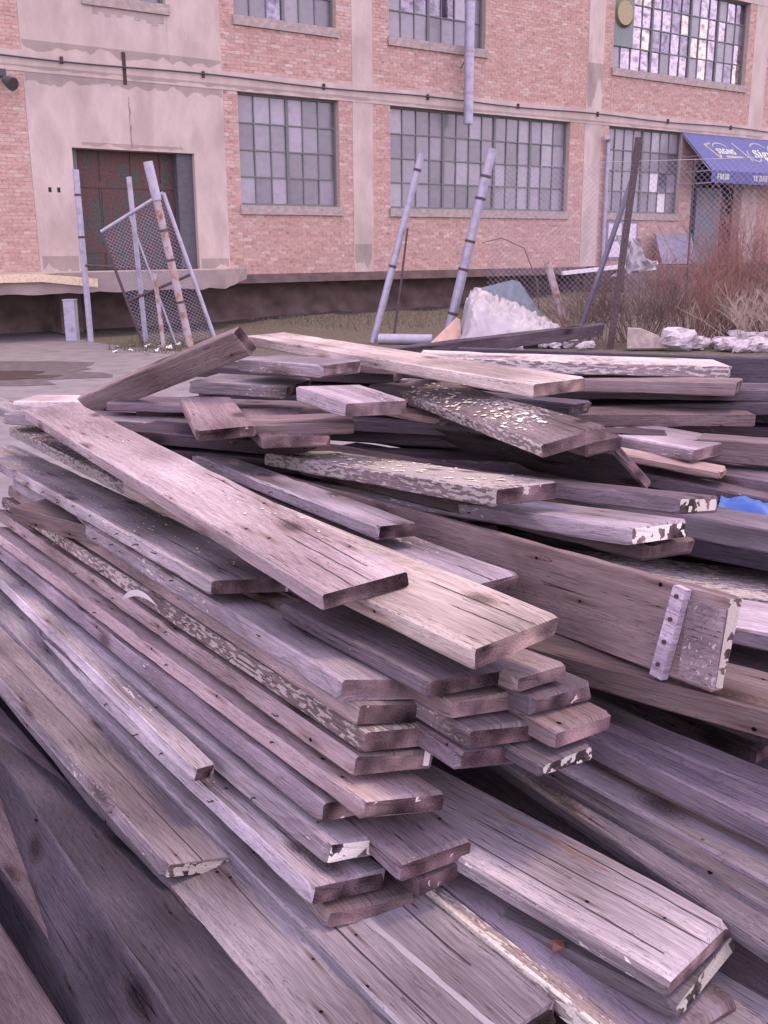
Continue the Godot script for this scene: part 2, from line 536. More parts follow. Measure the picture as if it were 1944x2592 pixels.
	M.awning = tri_mat(ntex(0.02, 61, [lin(.06, .07, .19), lin(.085, .10, .25)], [0.2, 0.8], 5), 0.5, 0.8)
	M.lettering = plain(lin(.52, .56, .40), 0.7)
	M.tarp = plain(lin(.02, .085, .30), 0.5)
	M.paper = plain(lin(.68, .65, .64), 0.8)
	M.twig = plain(lin(.27, .145, .115), 0.9)
	M.twig_grey = plain(lin(.15, .10, .095), 0.9)
	M.straw = plain(lin(.42, .34, .28), 0.9)
	M.grass = plain(lin(.10, .12, .05), 0.95)
	M.grass.vertex_color_use_as_albedo = true
	M.leaf = plain(lin(.17, .085, .06), 0.9)
	M.gauge = plain(lin(.04, .04, .045), 0.5)
	M.lamp_glass = plain(lin(.5, .5, .55), 0.2)
	M.disc = tri_mat(ntex(0.03, 53, [lin(.25,.22,.12), lin(.36,.32,.17)], [0.2, 0.8], 4), 1.0, 0.7)
	M.panel_green = tri_mat(ntex(0.03, 54, [lin(.14,.17,.16), lin(.20,.23,.22)], [0.2, 0.8], 4), 1.0, 0.7)
	for k in 8:
		var g := tri_mat(ntex(0.012, 80 + k, [Color(.88, .88, .89), Color(1, 1, 1), Color(.94, .93, .94)], [0.15, 0.55, 0.9], 5), 0.5, 0.3)
		var t: float = [0.13, 0.17, 0.21, 0.25, 0.29, 0.15, 0.36, 0.55][k]
		g.albedo_color = lin(t, t * 0.94, t * 1.04)
		g.roughness = [0.25, 0.35, 0.3, 0.4, 0.35, 0.12, 0.3, 0.6][k]
		g.metallic = 0.0
		g.metallic_specular = 0.6
		M["pane%d" % k] = g
	for k in 3:
		var g := tri_mat(ntex(0.010, 90 + k, [Color(.5, .5, .54), Color(.8, .78, .8), Color(1, 1, 1), Color(.72, .70, .74)], [0.1, 0.4, 0.62, 0.9], 4, 512, 25.0), 0.7, 0.14)  # blotches colour in both grime and patchy sky reflections
		g.albedo_color = [lin(.42,.38,.42), lin(.55,.51,.43), lin(.24,.22,.26)][k]
		g.roughness = 0.12
		g.metallic = 0.75
		M["mirror%d" % k] = g

func brick_color(k: int) -> Color:
	return [Color(.44,.29,.235), Color(.46,.305,.25), Color(.42,.265,.215), Color(.48,.345,.29), Color(.45,.30,.24), Color(.485,.37,.315)][k]

func door_material() -> StandardMaterial3D:
	var w := 512
	var a := nbytes(w, w, 128, 128, 0.02, 71, 4)
	var b := nbytes(w, w, 128, 24, 0.06, 72, 3)
	var f := nbytes(w, w, 512, 512, 0.1, 73, 3)
	var out := PackedByteArray(); out.resize(w * w * 3)
	for y in w:
		for x in w:
			var i := y * w + x
			var t := clampf((a[i] * 0.5 + b[i] * 0.6 - 168.0 + y * 0.10) / 22.0, 0.0, 1.0)
			var k := 0.85 + (f[i] - 128) * 0.002
			var streak := 1.0
			if (x + int(b[i] * 0.05)) % 128 < 4: streak = 0.6
			out[i * 3] = int(clampf(lerpf(92, 74, t) * k * streak, 0, 255))
			out[i * 3 + 1] = int(clampf(lerpf(66, 76, t) * k * streak, 0, 255))
			out[i * 3 + 2] = int(clampf(lerpf(60, 69, t) * k * streak, 0, 255))
	var m := StandardMaterial3D.new()
	m.albedo_texture = ImageTexture.create_from_image(Image.create_from_data(w, w, false, Image.FORMAT_RGB8, out))
	m.roughness = 0.75
	return m

# ---------------------------------------------------------------- ground
func flat_poly(pts: Array, y: float) -> ArrayMesh:
	var b := MB.new()
	var mid := Vector3.ZERO
	for p in pts: mid += Vector3(p.x, y, p.y)
	mid /= pts.size()
	for i in pts.size():
		var p: Vector2 = pts[i]; var q: Vector2 = pts[(i + 1) % pts.size()]
		b.tri(mid, Vector3(p.x, y, p.y), Vector3(q.x, y, q.y))
	if b.n.size() > 0 and b.n[0].y < 0:
		b = MB.new()
		for i in pts.size():
			var p: Vector2 = pts[i]; var q: Vector2 = pts[(i + 1) % pts.size()]
			b.tri(mid, Vector3(q.x, y, q.y), Vector3(p.x, y, p.y))
	return b.commit()

func blob(c: Vector2, rx: float, ry: float, turn: float, sd: int, rough := 0.25, count := 40) -> Array:
	var f := FastNoiseLite.new(); f.seed = sd; f.frequency = 1.0
	var out := []
	for k in count:
		var t := TAU * k / count
		var r := 1.0 + f.get_noise_2d(cos(t) * 1.5, sin(t) * 1.5) * rough * 2.0 + f.get_noise_2d(cos(t) * 5, sin(t) * 5) * rough * 0.6
		out.append(c + Vector2(cos(t) * rx * r, sin(t) * ry * r).rotated(turn))
	return out

func ground():
	structure("ground", boxm(Vector3(-250, -0.5, -250), Vector3(250, 0.0, 250)), M.dirt)
	structure("asphalt_yard", flat_poly([Vector2(-40, 12), Vector2(14, 12), Vector2(14, -13), Vector2(2.5, -15.2), Vector2(-2.5, -15.8), Vector2(-4.6, -17.6), Vector2(-5.6, -18.8), Vector2(-6.6, -20.4), Vector2(-9, -23), Vector2(-40, -6)], 0.004), M.asphalt)
	structure("damp_patch", flat_poly(blob(Vector2(-5.9, -13.7), 2.1, 1.5, 0.1, 3), 0.008), M.damp)
	structure("puddle", flat_poly(blob(Vector2(-6.0, -13.4), 1.6, 0.72, 0.08, 4, 0.2), 0.012), M.wet)
	# rough bank of dirt running along the foot of the factory, behind the fence
	var b := MB.new()
	var f := FastNoiseLite.new(); f.seed = 8; f.frequency = 0.5; f.fractal_octaves = 4
	var nx := 90; var nz := 22
	var hgt := func(s: float, z: float) -> float:
		var ramp := clampf((s - 8.5) / 4.0, 0.0, 1.0)
		var right := clampf((s - 17.0) / 8.0, 0.0, 1.0)
		var cross := clampf((4.6 - z) / 3.2, 0.0, 1.0)
		return -0.06 + ramp * cross * (0.16 + 0.55 * right) + ramp * (f.get_noise_2d(s * 2.0, z * 2.0) * 0.10) * clampf((4.9 - z), 0, 1)
	for i in nx:
		for j in nz:
			var s0 := 8.0 + i * 0.33; var s1 := s0 + 0.33
			var z0 := -0.85 + j * 0.28; var z1 := z0 + 0.28
			b.quad(wall(s0, hgt.call(s0, z0), z0), wall(s1, hgt.call(s1, z0), z0), wall(s1, hgt.call(s1, z1), z1), wall(s0, hgt.call(s0, z1), z1))
	structure("dirt_bank", b.commit(), M.dirt)

# ---------------------------------------------------------------- factory
var brick_spots := []      # [transform, colour]
var brick_single := 0
var brick_mesh: ArrayMesh

func fpart(called: String, lo: Vector3, hi: Vector3, mat: Material, parent: Node = null) -> MeshInstance3D:
	return part(called, boxm(lo, hi), mat, factory if parent == null else parent)

func brick_panel(s0: float, s1: float, y0: float, y1: float):
	var p := fpart("brick_panel", Vector3(s0, y0, -0.35), Vector3(s1, y1, 0.0), M.mortar)
	var ch := 0.0677
	var cl := 0.2133
	var rows := int((y1 - y0) / ch)
	ch = (y1 - y0) / rows
	for r in rows:
		var y := y0 + r * ch + 0.005
		var hgt := ch - 0.010
		var x := s0 - (0.5 if r % 2 else 0.0) * cl + fmod(s0 * 0.37, cl) * 0.0
		while x < s1:
			var a := maxf(x, s0) + 0.005
			var b := minf(x + cl, s1) - 0.005
			x += cl
			if b - a < 0.03: continue
			var k := rng.randi() % 6
			if rng.randf() < 0.5: k = rng.randi() % 3
			var c: Color = brick_color(k) * rng.randf_range(0.92, 1.08)
			c.a = 1.0
			var proud := rng.randf_range(0.003, 0.008)
			var xf := Transform3D(Basis.from_scale(Vector3(b - a, hgt, 1)), Vector3((a + b) / 2, y + hgt / 2, proud))
			if a > 5.3 and b < 6.31 and y < 5.9 and brick_single < 300:
				brick_single += 1
				var o := MeshInstance3D.new()
				o.name = "brick"
				o.mesh = brick_mesh
				o.material_override = M["brick%d" % k]
				o.transform = xf
				p.add_child(o, true)
			else:
				brick_spots.append([xf, c])

func concrete(called: String, s0: float, s1: float, y0: float, y1: float, z := 0.012):
	fpart(called, Vector3(s0, y0, -0.35), Vector3(s1, y1, z), M.concrete)

func window(s0: float, s1: float, y0: float, y1: float, cols: int, rows: int, mull: Array, look: String, skip := []):
	var w := Node3D.new()
	w.name = "window"
	factory.add_child(w, true)
	var zf := -0.16
	var fr := MB.new()
	for e in [[s0, s0 + 0.045, y0, y1], [s1 - 0.045, s1, y0, y1], [s0 + 0.045, s1 - 0.045, y0, y0 + 0.045], [s0 + 0.045, s1 - 0.045, y1 - 0.045, y1]]:
		fr.box(Vector3(e[0], e[2], zf - 0.05), Vector3(e[1], e[3], zf + 0.03))
	part("frame", fr.commit(), M.sash, w)
	var iw := (s1 - s0 - 0.09) / cols
	var ih := (y1 - y0 - 0.09) / rows
	for k in range(1, cols):
		var x := s0 + 0.045 + k * iw
		var hw := 0.034 if k in mull else 0.012
		fpart("muntin", Vector3(x - hw, y0 + 0.045, zf - 0.03), Vector3(x + hw, y1 - 0.045, zf + (0.028 if k in mull else 0.012)), M.sash, w)
	for k in range(1, rows):
		var y := y0 + 0.045 + k * ih
		fpart("muntin", Vector3(s0 + 0.045, y - 0.014, zf - 0.032), Vector3(s1 - 0.045, y + 0.014, zf + 0.016), M.sash, w)
	for c in cols:
		for r in rows:
			if Vector2i(c, r) in skip: continue
			var g := MB.new()
			var x := s0 + 0.045 + (c + 0.5) * iw
			var y := y0 + 0.045 + (r + 0.5) * ih
			g.xf = Transform3D(Basis(Vector3.UP, rng.randf_range(-0.02, 0.02)) * Basis(Vector3.RIGHT, rng.randf_range(-0.02, 0.02)), Vector3(x, y, zf - 0.012))
			g.box(Vector3(-iw / 2 + 0.004, -ih / 2 + 0.004, -0.004), Vector3(iw / 2 - 0.004, ih / 2 - 0.004, 0.0))
			var mat: Material = M["pane%d" % (rng.randi() % 6)]
			if look == "bright":
				var q := rng.randf()
				mat = M.mirror0 if q < 0.45 else M.mirror1 if q < 0.62 else M.mirror2 if q < 0.8 else M["pane%d" % (2 + rng.randi() % 5)]
			elif look == "mixed":
				mat = M["pane%d" % (rng.randi() % 7)] if rng.randf() < 0.7 else M.mirror2
			if look == "posters" and ((c == 5 and r == 1) or (c == 6 and r == 0)): mat = M.paper
			part("pane", g.commit(), mat, w)
	fpart("sill", Vector3(s0 - 0.04, y0 - 0.19, -0.2), Vector3(s1 + 0.06, y0 - 0.002, 0.06), M.sill, w)

func building():
	factory = thing("factory_building", "old brick and concrete factory with grimy steel sash windows", "building")
	factory.transform = Transform3D(Basis(Vector3.UP, YA), Vector3(sin(YA), 0, cos(YA)) * -20.0)
	var bm := MB.new()
	bm.box(Vector3(-0.5, -0.5, -0.02), Vector3(0.5, 0.5, 0.0))
	brick_mesh = bm.commit()
	# core behind the front, with its roof
	fpart("inner_wall", Vector3(2.0, 1.0, -12.0), Vector3(36.0, 10.6, -0.37), M.dark_wall)
	fpart("roof", Vector3(1.9, 10.6, -12.1), Vector3(36.1, 10.9, 0.15), M.concrete_dark)
	# lower storey
	var y0 := 1.07; var b0 := 4.79; var b1 := 5.15
	brick_panel(2.0, 6.30, y0, b0)
	concrete("concrete_pier", 6.30, 7.10, y0, b0)
	concrete("concrete_pier", 9.65, 10.37, y0, b0)
	concrete("door_lintel", 7.10, 9.65, 3.51, b0, 0.010)
	brick_panel(10.37, 10.71, y0, b0)
	brick_panel(10.71, 13.23, y0, 2.33)
	brick_panel(13.23, 13.60, y0, b0)
	concrete("concrete_column", 13.60, 14.16, y0, b0)
	brick_panel(14.16, 14.66, y0, b0)
	brick_panel(14.66, 20.55, y0, 2.33)
	brick_panel(20.55, 21.10, y0, b0)
	concrete("concrete_column", 21.10, 21.75, y0, b0)
	brick_panel(21.75, 22.05, y0, b0)
	brick_panel(22.05, 25.20, y0, 2.33)
	brick_panel(25.20, 25.75, y0, b0)
	brick_panel(25.75, 28.20, 4.0, b0)
	concrete("concrete_column", 28.20, 29.0, y0, b0)
	brick_panel(29.0, 36.0, y0, b0)
	concrete("concrete_band", 2.0, 36.0, b0, b1, 0.022)
	# upper storey
	var y2 := 8.53
	brick_panel(2.0, 6.30, b1, y2)
	concrete("concrete_wall", 6.30, 7.54, b1, y2)
	concrete("concrete_wall", 9.20, 10.37, b1, y2)
	concrete("concrete_wall", 7.54, 9.20, b1, 6.06, 0.008)
	brick_panel(10.37, 10.70, b1, y2)
	brick_panel(10.70, 13.20, b1, 6.06)
	brick_panel(13.20, 13.60, b1, y2)
	concrete("concrete_column", 13.60, 14.16, b1, y2)
	brick_panel(14.16, 14.63, b1, y2)
	brick_panel(14.63, 17.52, b1, 6.06)
	brick_panel(17.52, 21.10, b1, y2)
	concrete("concrete_column", 21.10, 21.70, b1, y2)
	brick_panel(21.70, 22.06, b1, y2)
	brick_panel(22.06, 27.90, b1, 6.06)
	brick_panel(27.90, 28.20, b1, y2)
	concrete("concrete_column", 28.20, 28.9, b1, y2)
	brick_panel(28.9, 36.0, b1, y2)
	concrete("concrete_band", 2.0, 36.0, y2, 8.9, 0.022)
	brick_panel(2.0, 36.0, 8.9, 10.6)
	# the left wall of the corner
	# windows
	window(10.71, 13.23, 2.52, 4.79, 6, 4, [3], "dull")
	window(14.66, 20.55, 2.52, 4.79, 14, 4, [4, 8, 11], "dull")
	window(22.05, 25.20, 2.52, 4.79, 8, 4, [4], "posters")
	window(7.54, 9.20, 6.25, y2, 4, 4, [2], "dull")
	window(10.70, 13.20, 6.25, y2, 6, 4, [3], "mixed")
	window(14.63, 17.52, 6.25, y2, 7, 4, [3], "mixed")
	var skip := []
	for c in 2:
		for r in [1, 2, 3]: skip.append(Vector2i(c, r))
	window(22.06, 27.90, 6.25, y2, 14, 4, [4, 8, 11], "bright", skip)
	# boarded corner of the big upper window, with its round yellowish vent cover
	fpart("vent_board", Vector3(22.11, 6.84, -0.17), Vector3(22.95, 8.48, -0.115), M.panel_green)
	var dm := MB.new()
	dm.xf = Transform3D(Basis(Vector3.RIGHT, PI / 2), Vector3(22.53, 7.66, -0.1))
	dm.tube(PackedVector3Array([Vector3(0, -0.015, 0), Vector3(0, 0.03, 0), Vector3(0, 0.05, 0)]), PackedFloat32Array([0.36, 0.36, 0.3]), 28)
	part("vent_cover", dm.commit(), M.disc, factory)
	# the door and its recess
	var dr := Node3D.new(); dr.name = "door"; factory.add_child(dr, true)
	for k in 4:
		var d := MB.new()
		var a := 7.10 + k * 0.6375
		d.quad(Vector3(a + 0.004, 3.51, -0.30), Vector3(a + 0.6335, 3.51, -0.30), Vector3(a + 0.6335, 1.22, -0.30), Vector3(a + 0.004, 1.22, -0.30), Vector2(k * .25, 0), Vector2(k * .25 + .25, 0), Vector2(k * .25 + .25, 1), Vector2(k * .25, 1))
		d.box(Vector3(a + 0.004, 1.22, -0.345), Vector3(a + 0.6335, 3.51, -0.303))
		part("door_panel", d.commit(), M.door, dr)
	for k in 2:
		fpart("door_batten", Vector3(7.12, 1.55 + k * 1.25, -0.298), Vector3(9.63, 1.67 + k * 1.25, -0.285), M.door, dr)
	fpart("door_jamb", Vector3(9.30, 1.22, -0.285), Vector3(9.648, 3.505, -0.10), M.teal_dark, dr)
	fpart("door_track", Vector3(7.103, 1.22, -0.285), Vector3(7.26, 3.505, -0.22), M.sash, dr)
	# platform in front of the door, its broken right end, yellow edge on the left
	var sl := MB.new()
	var f := FastNoiseLite.new(); f.seed = 3; f.frequency = 3.0
	var zf := 1.25
	for k in 40:
		var a := 3.0 + k * 0.19; var b := a + 0.19
		var za := zf + f.get_noise_1d(a * 3.0) * 0.03; var zb := zf + f.get_noise_1d(b * 3.0) * 0.03
		var ta := 0.84 + f.get_noise_1d(a * 5.0 + 50) * 0.05; var tb := 0.84 + f.get_noise_1d(b * 5.0 + 50) * 0.05
		if a > 9.6: za -= (a - 9.6) * 0.9; ta += (a - 9.6) * 0.16
		if b > 9.6: zb -= (b - 9.6) * 0.9; tb += (b - 9.6) * 0.16
		za = maxf(za, 0.05); zb = maxf(zb, 0.05)
		var top := 1.21
		sl.quad(Vector3(a, top, 0.0), Vector3(b, top, 0.0), Vector3(b, top, zb), Vector3(a, top, za))
		sl.quad(Vector3(a, top, za), Vector3(b, top, zb), Vector3(b, tb, zb - 0.05), Vector3(a, ta, za - 0.05))
		sl.quad(Vector3(a, ta, za - 0.05), Vector3(b, tb, zb - 0.05), Vector3(b, tb, -0.9), Vector3(a, ta, -0.9))
	part("loading_platform", sl.commit(), M.concrete_dark, factory)
	var ye := MB.new()
	ye.box(Vector3(2.6, 1.06, 1.30), Vector3(5.9, 1.20, 1.36))
	ye.quad(Vector3(5.9, 1.20, 1.36), Vector3(6.9, 1.10, 1.38), Vector3(6.9, 0.94, 1.38), Vector3(5.9, 1.06, 1.36))
	ye.quad(Vector3(2.6, 1.203, 0.7), Vector3(5.9, 1.203, 0.7), Vector3(6.2, 1.2, 1.36), Vector3(2.6, 1.2, 1.36))
	part("yellow_edge", ye.commit(), M.yellow, factory)
	# the ground floor stands over a recessed foundation
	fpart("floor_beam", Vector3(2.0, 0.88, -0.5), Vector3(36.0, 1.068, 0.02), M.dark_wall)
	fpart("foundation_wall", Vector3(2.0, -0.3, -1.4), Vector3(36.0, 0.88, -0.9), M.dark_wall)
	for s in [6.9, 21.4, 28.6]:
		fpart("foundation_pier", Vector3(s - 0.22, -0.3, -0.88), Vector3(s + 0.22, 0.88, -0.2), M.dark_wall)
	# entrance under the awning
	fpart("entrance_recess", Vector3(25.75, 1.07, -0.36), Vector3(28.20, 4.0, -0.30), M.blackish)
	fpart("entrance_door", Vector3(26.3, 1.07, -0.29), Vector3(27.5, 3.3, -0.22), M.teal)
	# boarded hatch under the right window
	var ht := Node3D.new(); ht.name = "hatch"; factory.add_child(ht, true)
	fpart("frame", Vector3(22.08, 1.25, 0.006), Vector3(23.4, 2.30, 0.05), M.grey_sheet, ht)
	for k in 4:
		var a := 22.16 + (k % 2) * 0.62; var b := 1.32 + (k / 2) * 0.49
		fpart("pane", Vector3(a, b, 0.05), Vector3(a + 0.54, b + 0.42, 0.062), M.pane7, ht)
	# conduit, cracks, cable, lamp
	part("wall_cable", cable_mesh(), M.cable, factory)
	for k in 9:
		fpart("cable_clip", Vector3(7.0 + k * 2.9, 4.98, 0.02), Vector3(7.05 + k * 2.9, 5.10, 0.07), M.rust_dark)
	fpart("rust_stain_bar", Vector3(8.22, 4.72, 0.02), Vector3(8.29, 5.30, 0.034), M.rust_dark)
	var cr := MB.new()
	var pts := PackedVector3Array()
	var rad := PackedFloat32Array()
	for k in 14:
		pts.append(Vector3(8.30 + rng.randf_range(-0.015, 0.015) + k * 0.002, 4.5 - k * 0.074, 0.012)); rad.append(0.008 + 0.006 * rng.randf())
	cr.tube(pts, rad, 5)
	part("rusty_rod", cr.commit(), M.rusty, factory)
	var cp := MB.new()
	cp.bar(Vector3(21.93, 0.5, 0.1), Vector3(21.93, 4.40, 0.1), 0.055, 8)
	cp.bar(Vector3(21.93, 4.40, 0.1), Vector3(21.78, 4.46, 0.2), 0.07, 8)
	part("conduit", cp.commit(), M.steel_grey, factory)
	var fl := MB.new()
	fl.box(Vector3(5.55, 4.66, 0.0), Vector3(5.95, 4.78, 0.16))
	fl.tube(PackedVector3Array([Vector3(5.9, 4.60, 0.16), Vector3(5.97, 4.54, 0.26), Vector3(6.0, 4.5, 0.34)]), PackedFloat32Array([0.06, 0.11, 0.12]), 12)
	part("flood_lamp", fl.commit(), M.gauge, factory)
	# small holes in the pier beside the door
	for k in 2:
		fpart("wall_hole", Vector3(6.58 + k * 0.17, 2.68, 0.011), Vector3(6.64 + k * 0.17, 2.77, 0.015), M.blackish)
	# patched strip of missing render under the small upper window
	var ms := MB.new()
	for k in 12:
		var a := 7.7 + k * 0.12
		ms.box(Vector3(a, 5.99 - rng.randf() * 0.1 - (0.08 if k > 8 else 0.0), 0.010), Vector3(a + 0.12, 6.062, 0.0125))
	part("render_gap", ms.commit(), M.concrete_dark, factory)
	# water stains with ragged edges on the concrete
	for q in [[6.32, 10.35, 4.58, 4.785, 1, 0.013], [6.32, 10.35, 5.16, 5.34, 2, 0.013], [7.3, 9.4, 3.53, 3.62, 3, 0.012], [6.35, 7.06, 1.1, 1.5, 4, 0.013], [9.7, 10.34, 1.1, 1.42, 5, 0.013], [2.1, 14.0, 4.80, 4.90, 6, 0.024], [14.0, 29.0, 4.80, 4.88, 7, 0.024], [21.12, 21.7, 5.2, 6.3, 8, 0.013], [13.62, 14.1, 1.1, 1.7, 9, 0.013]]:
		wall_stain(q)
	# bricks too many to count singly
	var mm := MultiMesh.new()
	mm.transform_format = MultiMesh.TRANSFORM_3D
	mm.use_colors = true
	mm.mesh = brick_mesh
	mm.instance_count = brick_spots.size()
	for i in brick_spots.size():
		mm.set_instance_transform(i, brick_spots[i][0])
		mm.set_instance_color(i, brick_spots[i][1])
	var mi := MultiMeshInstance3D.new()
	mi.name = "bricks"
	mi.multimesh = mm
	mi.material_override = M.brick
	mi.set_meta("kind", "stuff")
	factory.add_child(mi, true)
	awning()
	# broken downpipe hanging off the front
	var dp := thing("downpipe", "broken grey downpipe hanging in front of the upper middle window", "pipe", wall(16.75, 4.48, 0.32))
	var dt := MB.new()
	for k in 4:
		var a: float = [0.0, 0.72, 1.62, 2.72][k]; var b: float = [0.70, 1.60, 2.70, 5.6][k]
		dt.tube(PackedVector3Array([Vector3(0, a, 0), Vector3(0, b, 0)]), PackedFloat32Array([0.115, 0.122]), 14)
	part("pipe", dt.commit(), M.steel_grey, dp)
	for y in [0.71, 1.61, 2.71]:
		var cb := MB.new()
		cb.tube(PackedVector3Array([Vector3(0, y - 0.025, 0), Vector3(0, y + 0.025, 0)]), PackedFloat32Array([0.128, 0.128]), 14)
		part("collar", cb.commit(), M.rusty, dp)
	var br := MB.new()
	var back := Basis(Vector3.UP, YA) * Vector3(0, 0, -0.3)
	br.bar(Vector3(0, 1.55, 0), back + Vector3(0, 1.3, 0), 0.018)
	br.bar(Vector3(0, 1.55, 0), back + Vector3(0.25, 1.75, 0.0), 0.018)
	part("bracket", br.commit(), M.dark_steel, dp)

func cable_mesh() -> ArrayMesh:
	var c := MB.new()
	var pts := PackedVector3Array(); var rad := PackedFloat32Array()
	for k in 70:
		var s := 2.0 + k * 0.48
		pts.append(Vector3(s, 5.03 - 0.02 * sin(s * 1.1), 0.07)); rad.append(0.016)
	c.tube(pts, rad, 6)
	return c.commit()

func text_part(txt: String, size: float, font: String, at: Vector3, parent: Node, slant := 0.0, bold := 700):
	var t := TextMesh.new()
	var f := SystemFont.new()
	f.font_names = PackedStringArray([font])
	f.font_weight = bold
	f.font_italic = slant != 0.0
	t.font = f
	t.text = txt
	t.font_size = 64
	t.pixel_size = size / 64.0
	t.depth = 0.004
	t.horizontal_alignment = HORIZONTAL_ALIGNMENT_LEFT
	var o := part("lettering", t, M.lettering, parent)
	o.position = at
	if slant != 0.0: o.transform.basis = Basis(Vector3(1, 0, 0), Vector3(slant, 1, 0), Vector3(0, 0, 1))
	return o

func awning():
	var a := thing("awning", "blue fabric awning with cream lettering over the entrance at right", "awning", wall(25.1, 3.35, 0.0))
	a.rotation.y = YA
	var top := Vector3(0, 1.42, 0.03); var low := Vector3(0, 0.33, 1.15)
	var Lw := 6.2
	var c := MB.new()
	var dn := (low - top).normalized()
	var nn := Vector3(1, 0, 0).cross(dn).normalized() * -1.0
	if nn.z < 0: nn = -nn
	var th := nn * 0.006
	var R := Vector3(Lw, 0, 0)
	c.quad(top + th, top + th + R, low + th + R, low + th)
	c.quad(top + R, top, low, low + R)
	c.quad(top, top + th, low + th, low)
	c.quad(low + th, low + th + R, low + R, low)
	part("canopy", c.commit(), M.awning, a)
	var v := MB.new()
	v.box(low + Vector3(0, -0.33, -0.004), low + Vector3(Lw, 0.002, 0.004))
	part("valance", v.commit(), M.awning, a)
	var fr := MB.new()
	for x in [0.015, Lw * 0.5, Lw - 0.015]:
		fr.bar(Vector3(x, 1.36, 0.02), Vector3(x, 0.0, 0.02), 0.016)
		fr.bar(Vector3(x, 0.0, 0.02), Vector3(x, 0.0, 1.14), 0.016)
		fr.bar(Vector3(x, 0.33, 0.02), Vector3(x, 0.33, 1.13), 0.014)
		fr.bar(Vector3(x, 0.75, 0.02), Vector3(x, 0.75, 0.68), 0.014)
		fr.bar(Vector3(x, 1.38, 0.02), Vector3(x, 0.30, 1.12), 0.016)
	part("frame", fr.commit(), M.steel_grey, a)
	# lettering lies on the slope
	var sg := Node3D.new(); sg.name = "sign_print"; a.add_child(sg, true)
	sg.transform = Transform3D(Basis(Vector3(1, 0, 0), -dn, nn), low + nn * 0.009)
	var ar := MB.new()
	var stroke := func(p: Vector2, q: Vector2, w: float):
		var d := (q - p).normalized(); var s := Vector2(-d.y, d.x) * w / 2
		ar.quad(Vector3(p.x + s.x, p.y + s.y, 0), Vector3(q.x + s.x, q.y + s.y, 0), Vector3(q.x - s.x, q.y - s.y, 0), Vector3(p.x - s.x, p.y - s.y, 0))
		ar.quad(Vector3(p.x - s.x, p.y - s.y, 0), Vector3(q.x - s.x, q.y - s.y, 0), Vector3(q.x + s.x, q.y + s.y, 0), Vector3(p.x + s.x, p.y + s.y, 0))
	stroke.call(Vector2(0.95, 1.20), Vector2(0.60, 1.10), 0.08)
	stroke.call(Vector2(0.60, 1.13), Vector2(0.92, 0.55), 0.08)
	stroke.call(Vector2(0.92, 0.57), Vector2(1.02, 0.70), 0.08)
	stroke.call(Vector2(1.25, 0.64), Vector2(2.05, 0.64), 0.09)
	stroke.call(Vector2(2.05, 1.28), Vector2(2.45, 0.52), 0.07)
	for arc in [[Vector2(1.30, 0.98), 0.36, 0.24, 20.0, 165.0], [Vector2(3.25, 0.85), 0.5, 0.5, 40.0, 140.0], [Vector2(2.72, 0.78), 0.26, 0.26, 130.0, 350.0], [Vector2(4.15, 0.72), 0.55, 0.62, 55.0, 175.0], [Vector2(4.3, 0.6), 0.62, 0.55, 60.0, 165.0]]:
		for k in 14:
			var t0 := deg_to_rad(lerpf(arc[3], arc[4], k / 14.0)); var t1 := deg_to_rad(lerpf(arc[3], arc[4], (k + 1) / 14.0))
			stroke.call(arc[0] + Vector2(cos(t0) * arc[1], sin(t0) * arc[2]), arc[0] + Vector2(cos(t1) * arc[1], sin(t1) * arc[2]), 0.05)
	part("emblem", ar.commit(), M.lettering, sg)
	text_part("SIGNS", 0.30, "Droid Sans", Vector3(0.98, 0.86, 0.0), sg, 0.0, 800)
	text_part("Signs", 0.46, "Droid Serif", Vector3(2.75, 0.86, 0.0), sg, 0.2, 800)
	text_part("& graphics", 0.46, "Droid Serif", Vector3(3.15, 0.58, 0.002), sg, 0.2, 800)
	text_part("FM38", 0.22, "Droid Sans", low + Vector3(0.25, -0.16, 0.008), a, 0.0, 800)
	text_part("1E DAE 10A4E", 0.22, "Droid Sans", low + Vector3(1.95, -0.16, 0.008), a, 0.0, 800)

# ---------------------------------------------------------------- yard
func chain(w: float, h: float, step := 0.068, r := 0.0022, slope := 0.0) -> ArrayMesh:
	var b := MB.new()
	var x := -h
	while x < w:
		# one wire leaning right, one leaning left
		for s in [1, -1]:
			var p0 := Vector2(x, 0); var p1 := Vector2(x + h, h)
			if s < 0: p0 = Vector2(x, h); p1 = Vector2(x + h, 0)
			var t0 := clampf((0.0 - p0.x) / h, 0, 1); var t1 := clampf((w - p0.x) / h, 0, 1)
			if slope != 0.0:
				# keep the wires under a slanting top rail: y <= h - slope * (w - x)
				var g0 := h - slope * (w - p0.x) - p0.y; var g1 := h - slope * (w - p1.x) - p1.y
				if g0 < 0.0 and g1 < 0.0: continue
				if g0 < 0.0: t0 = maxf(t0, g0 / (g0 - g1))
				elif g1 < 0.0: t1 = minf(t1, g0 / (g0 - g1))
			if t1 - t0 < 0.01: continue
			var a := p0.lerp(p1, t0); var c := p0.lerp(p1, t1)
			b.tube(PackedVector3Array([Vector3(a.x, a.y, 0.003 * s), Vector3(c.x, c.y, 0.003 * s)]), PackedFloat32Array([r, r]), 3, false)
		x += step * 1.414
	return b.commit()

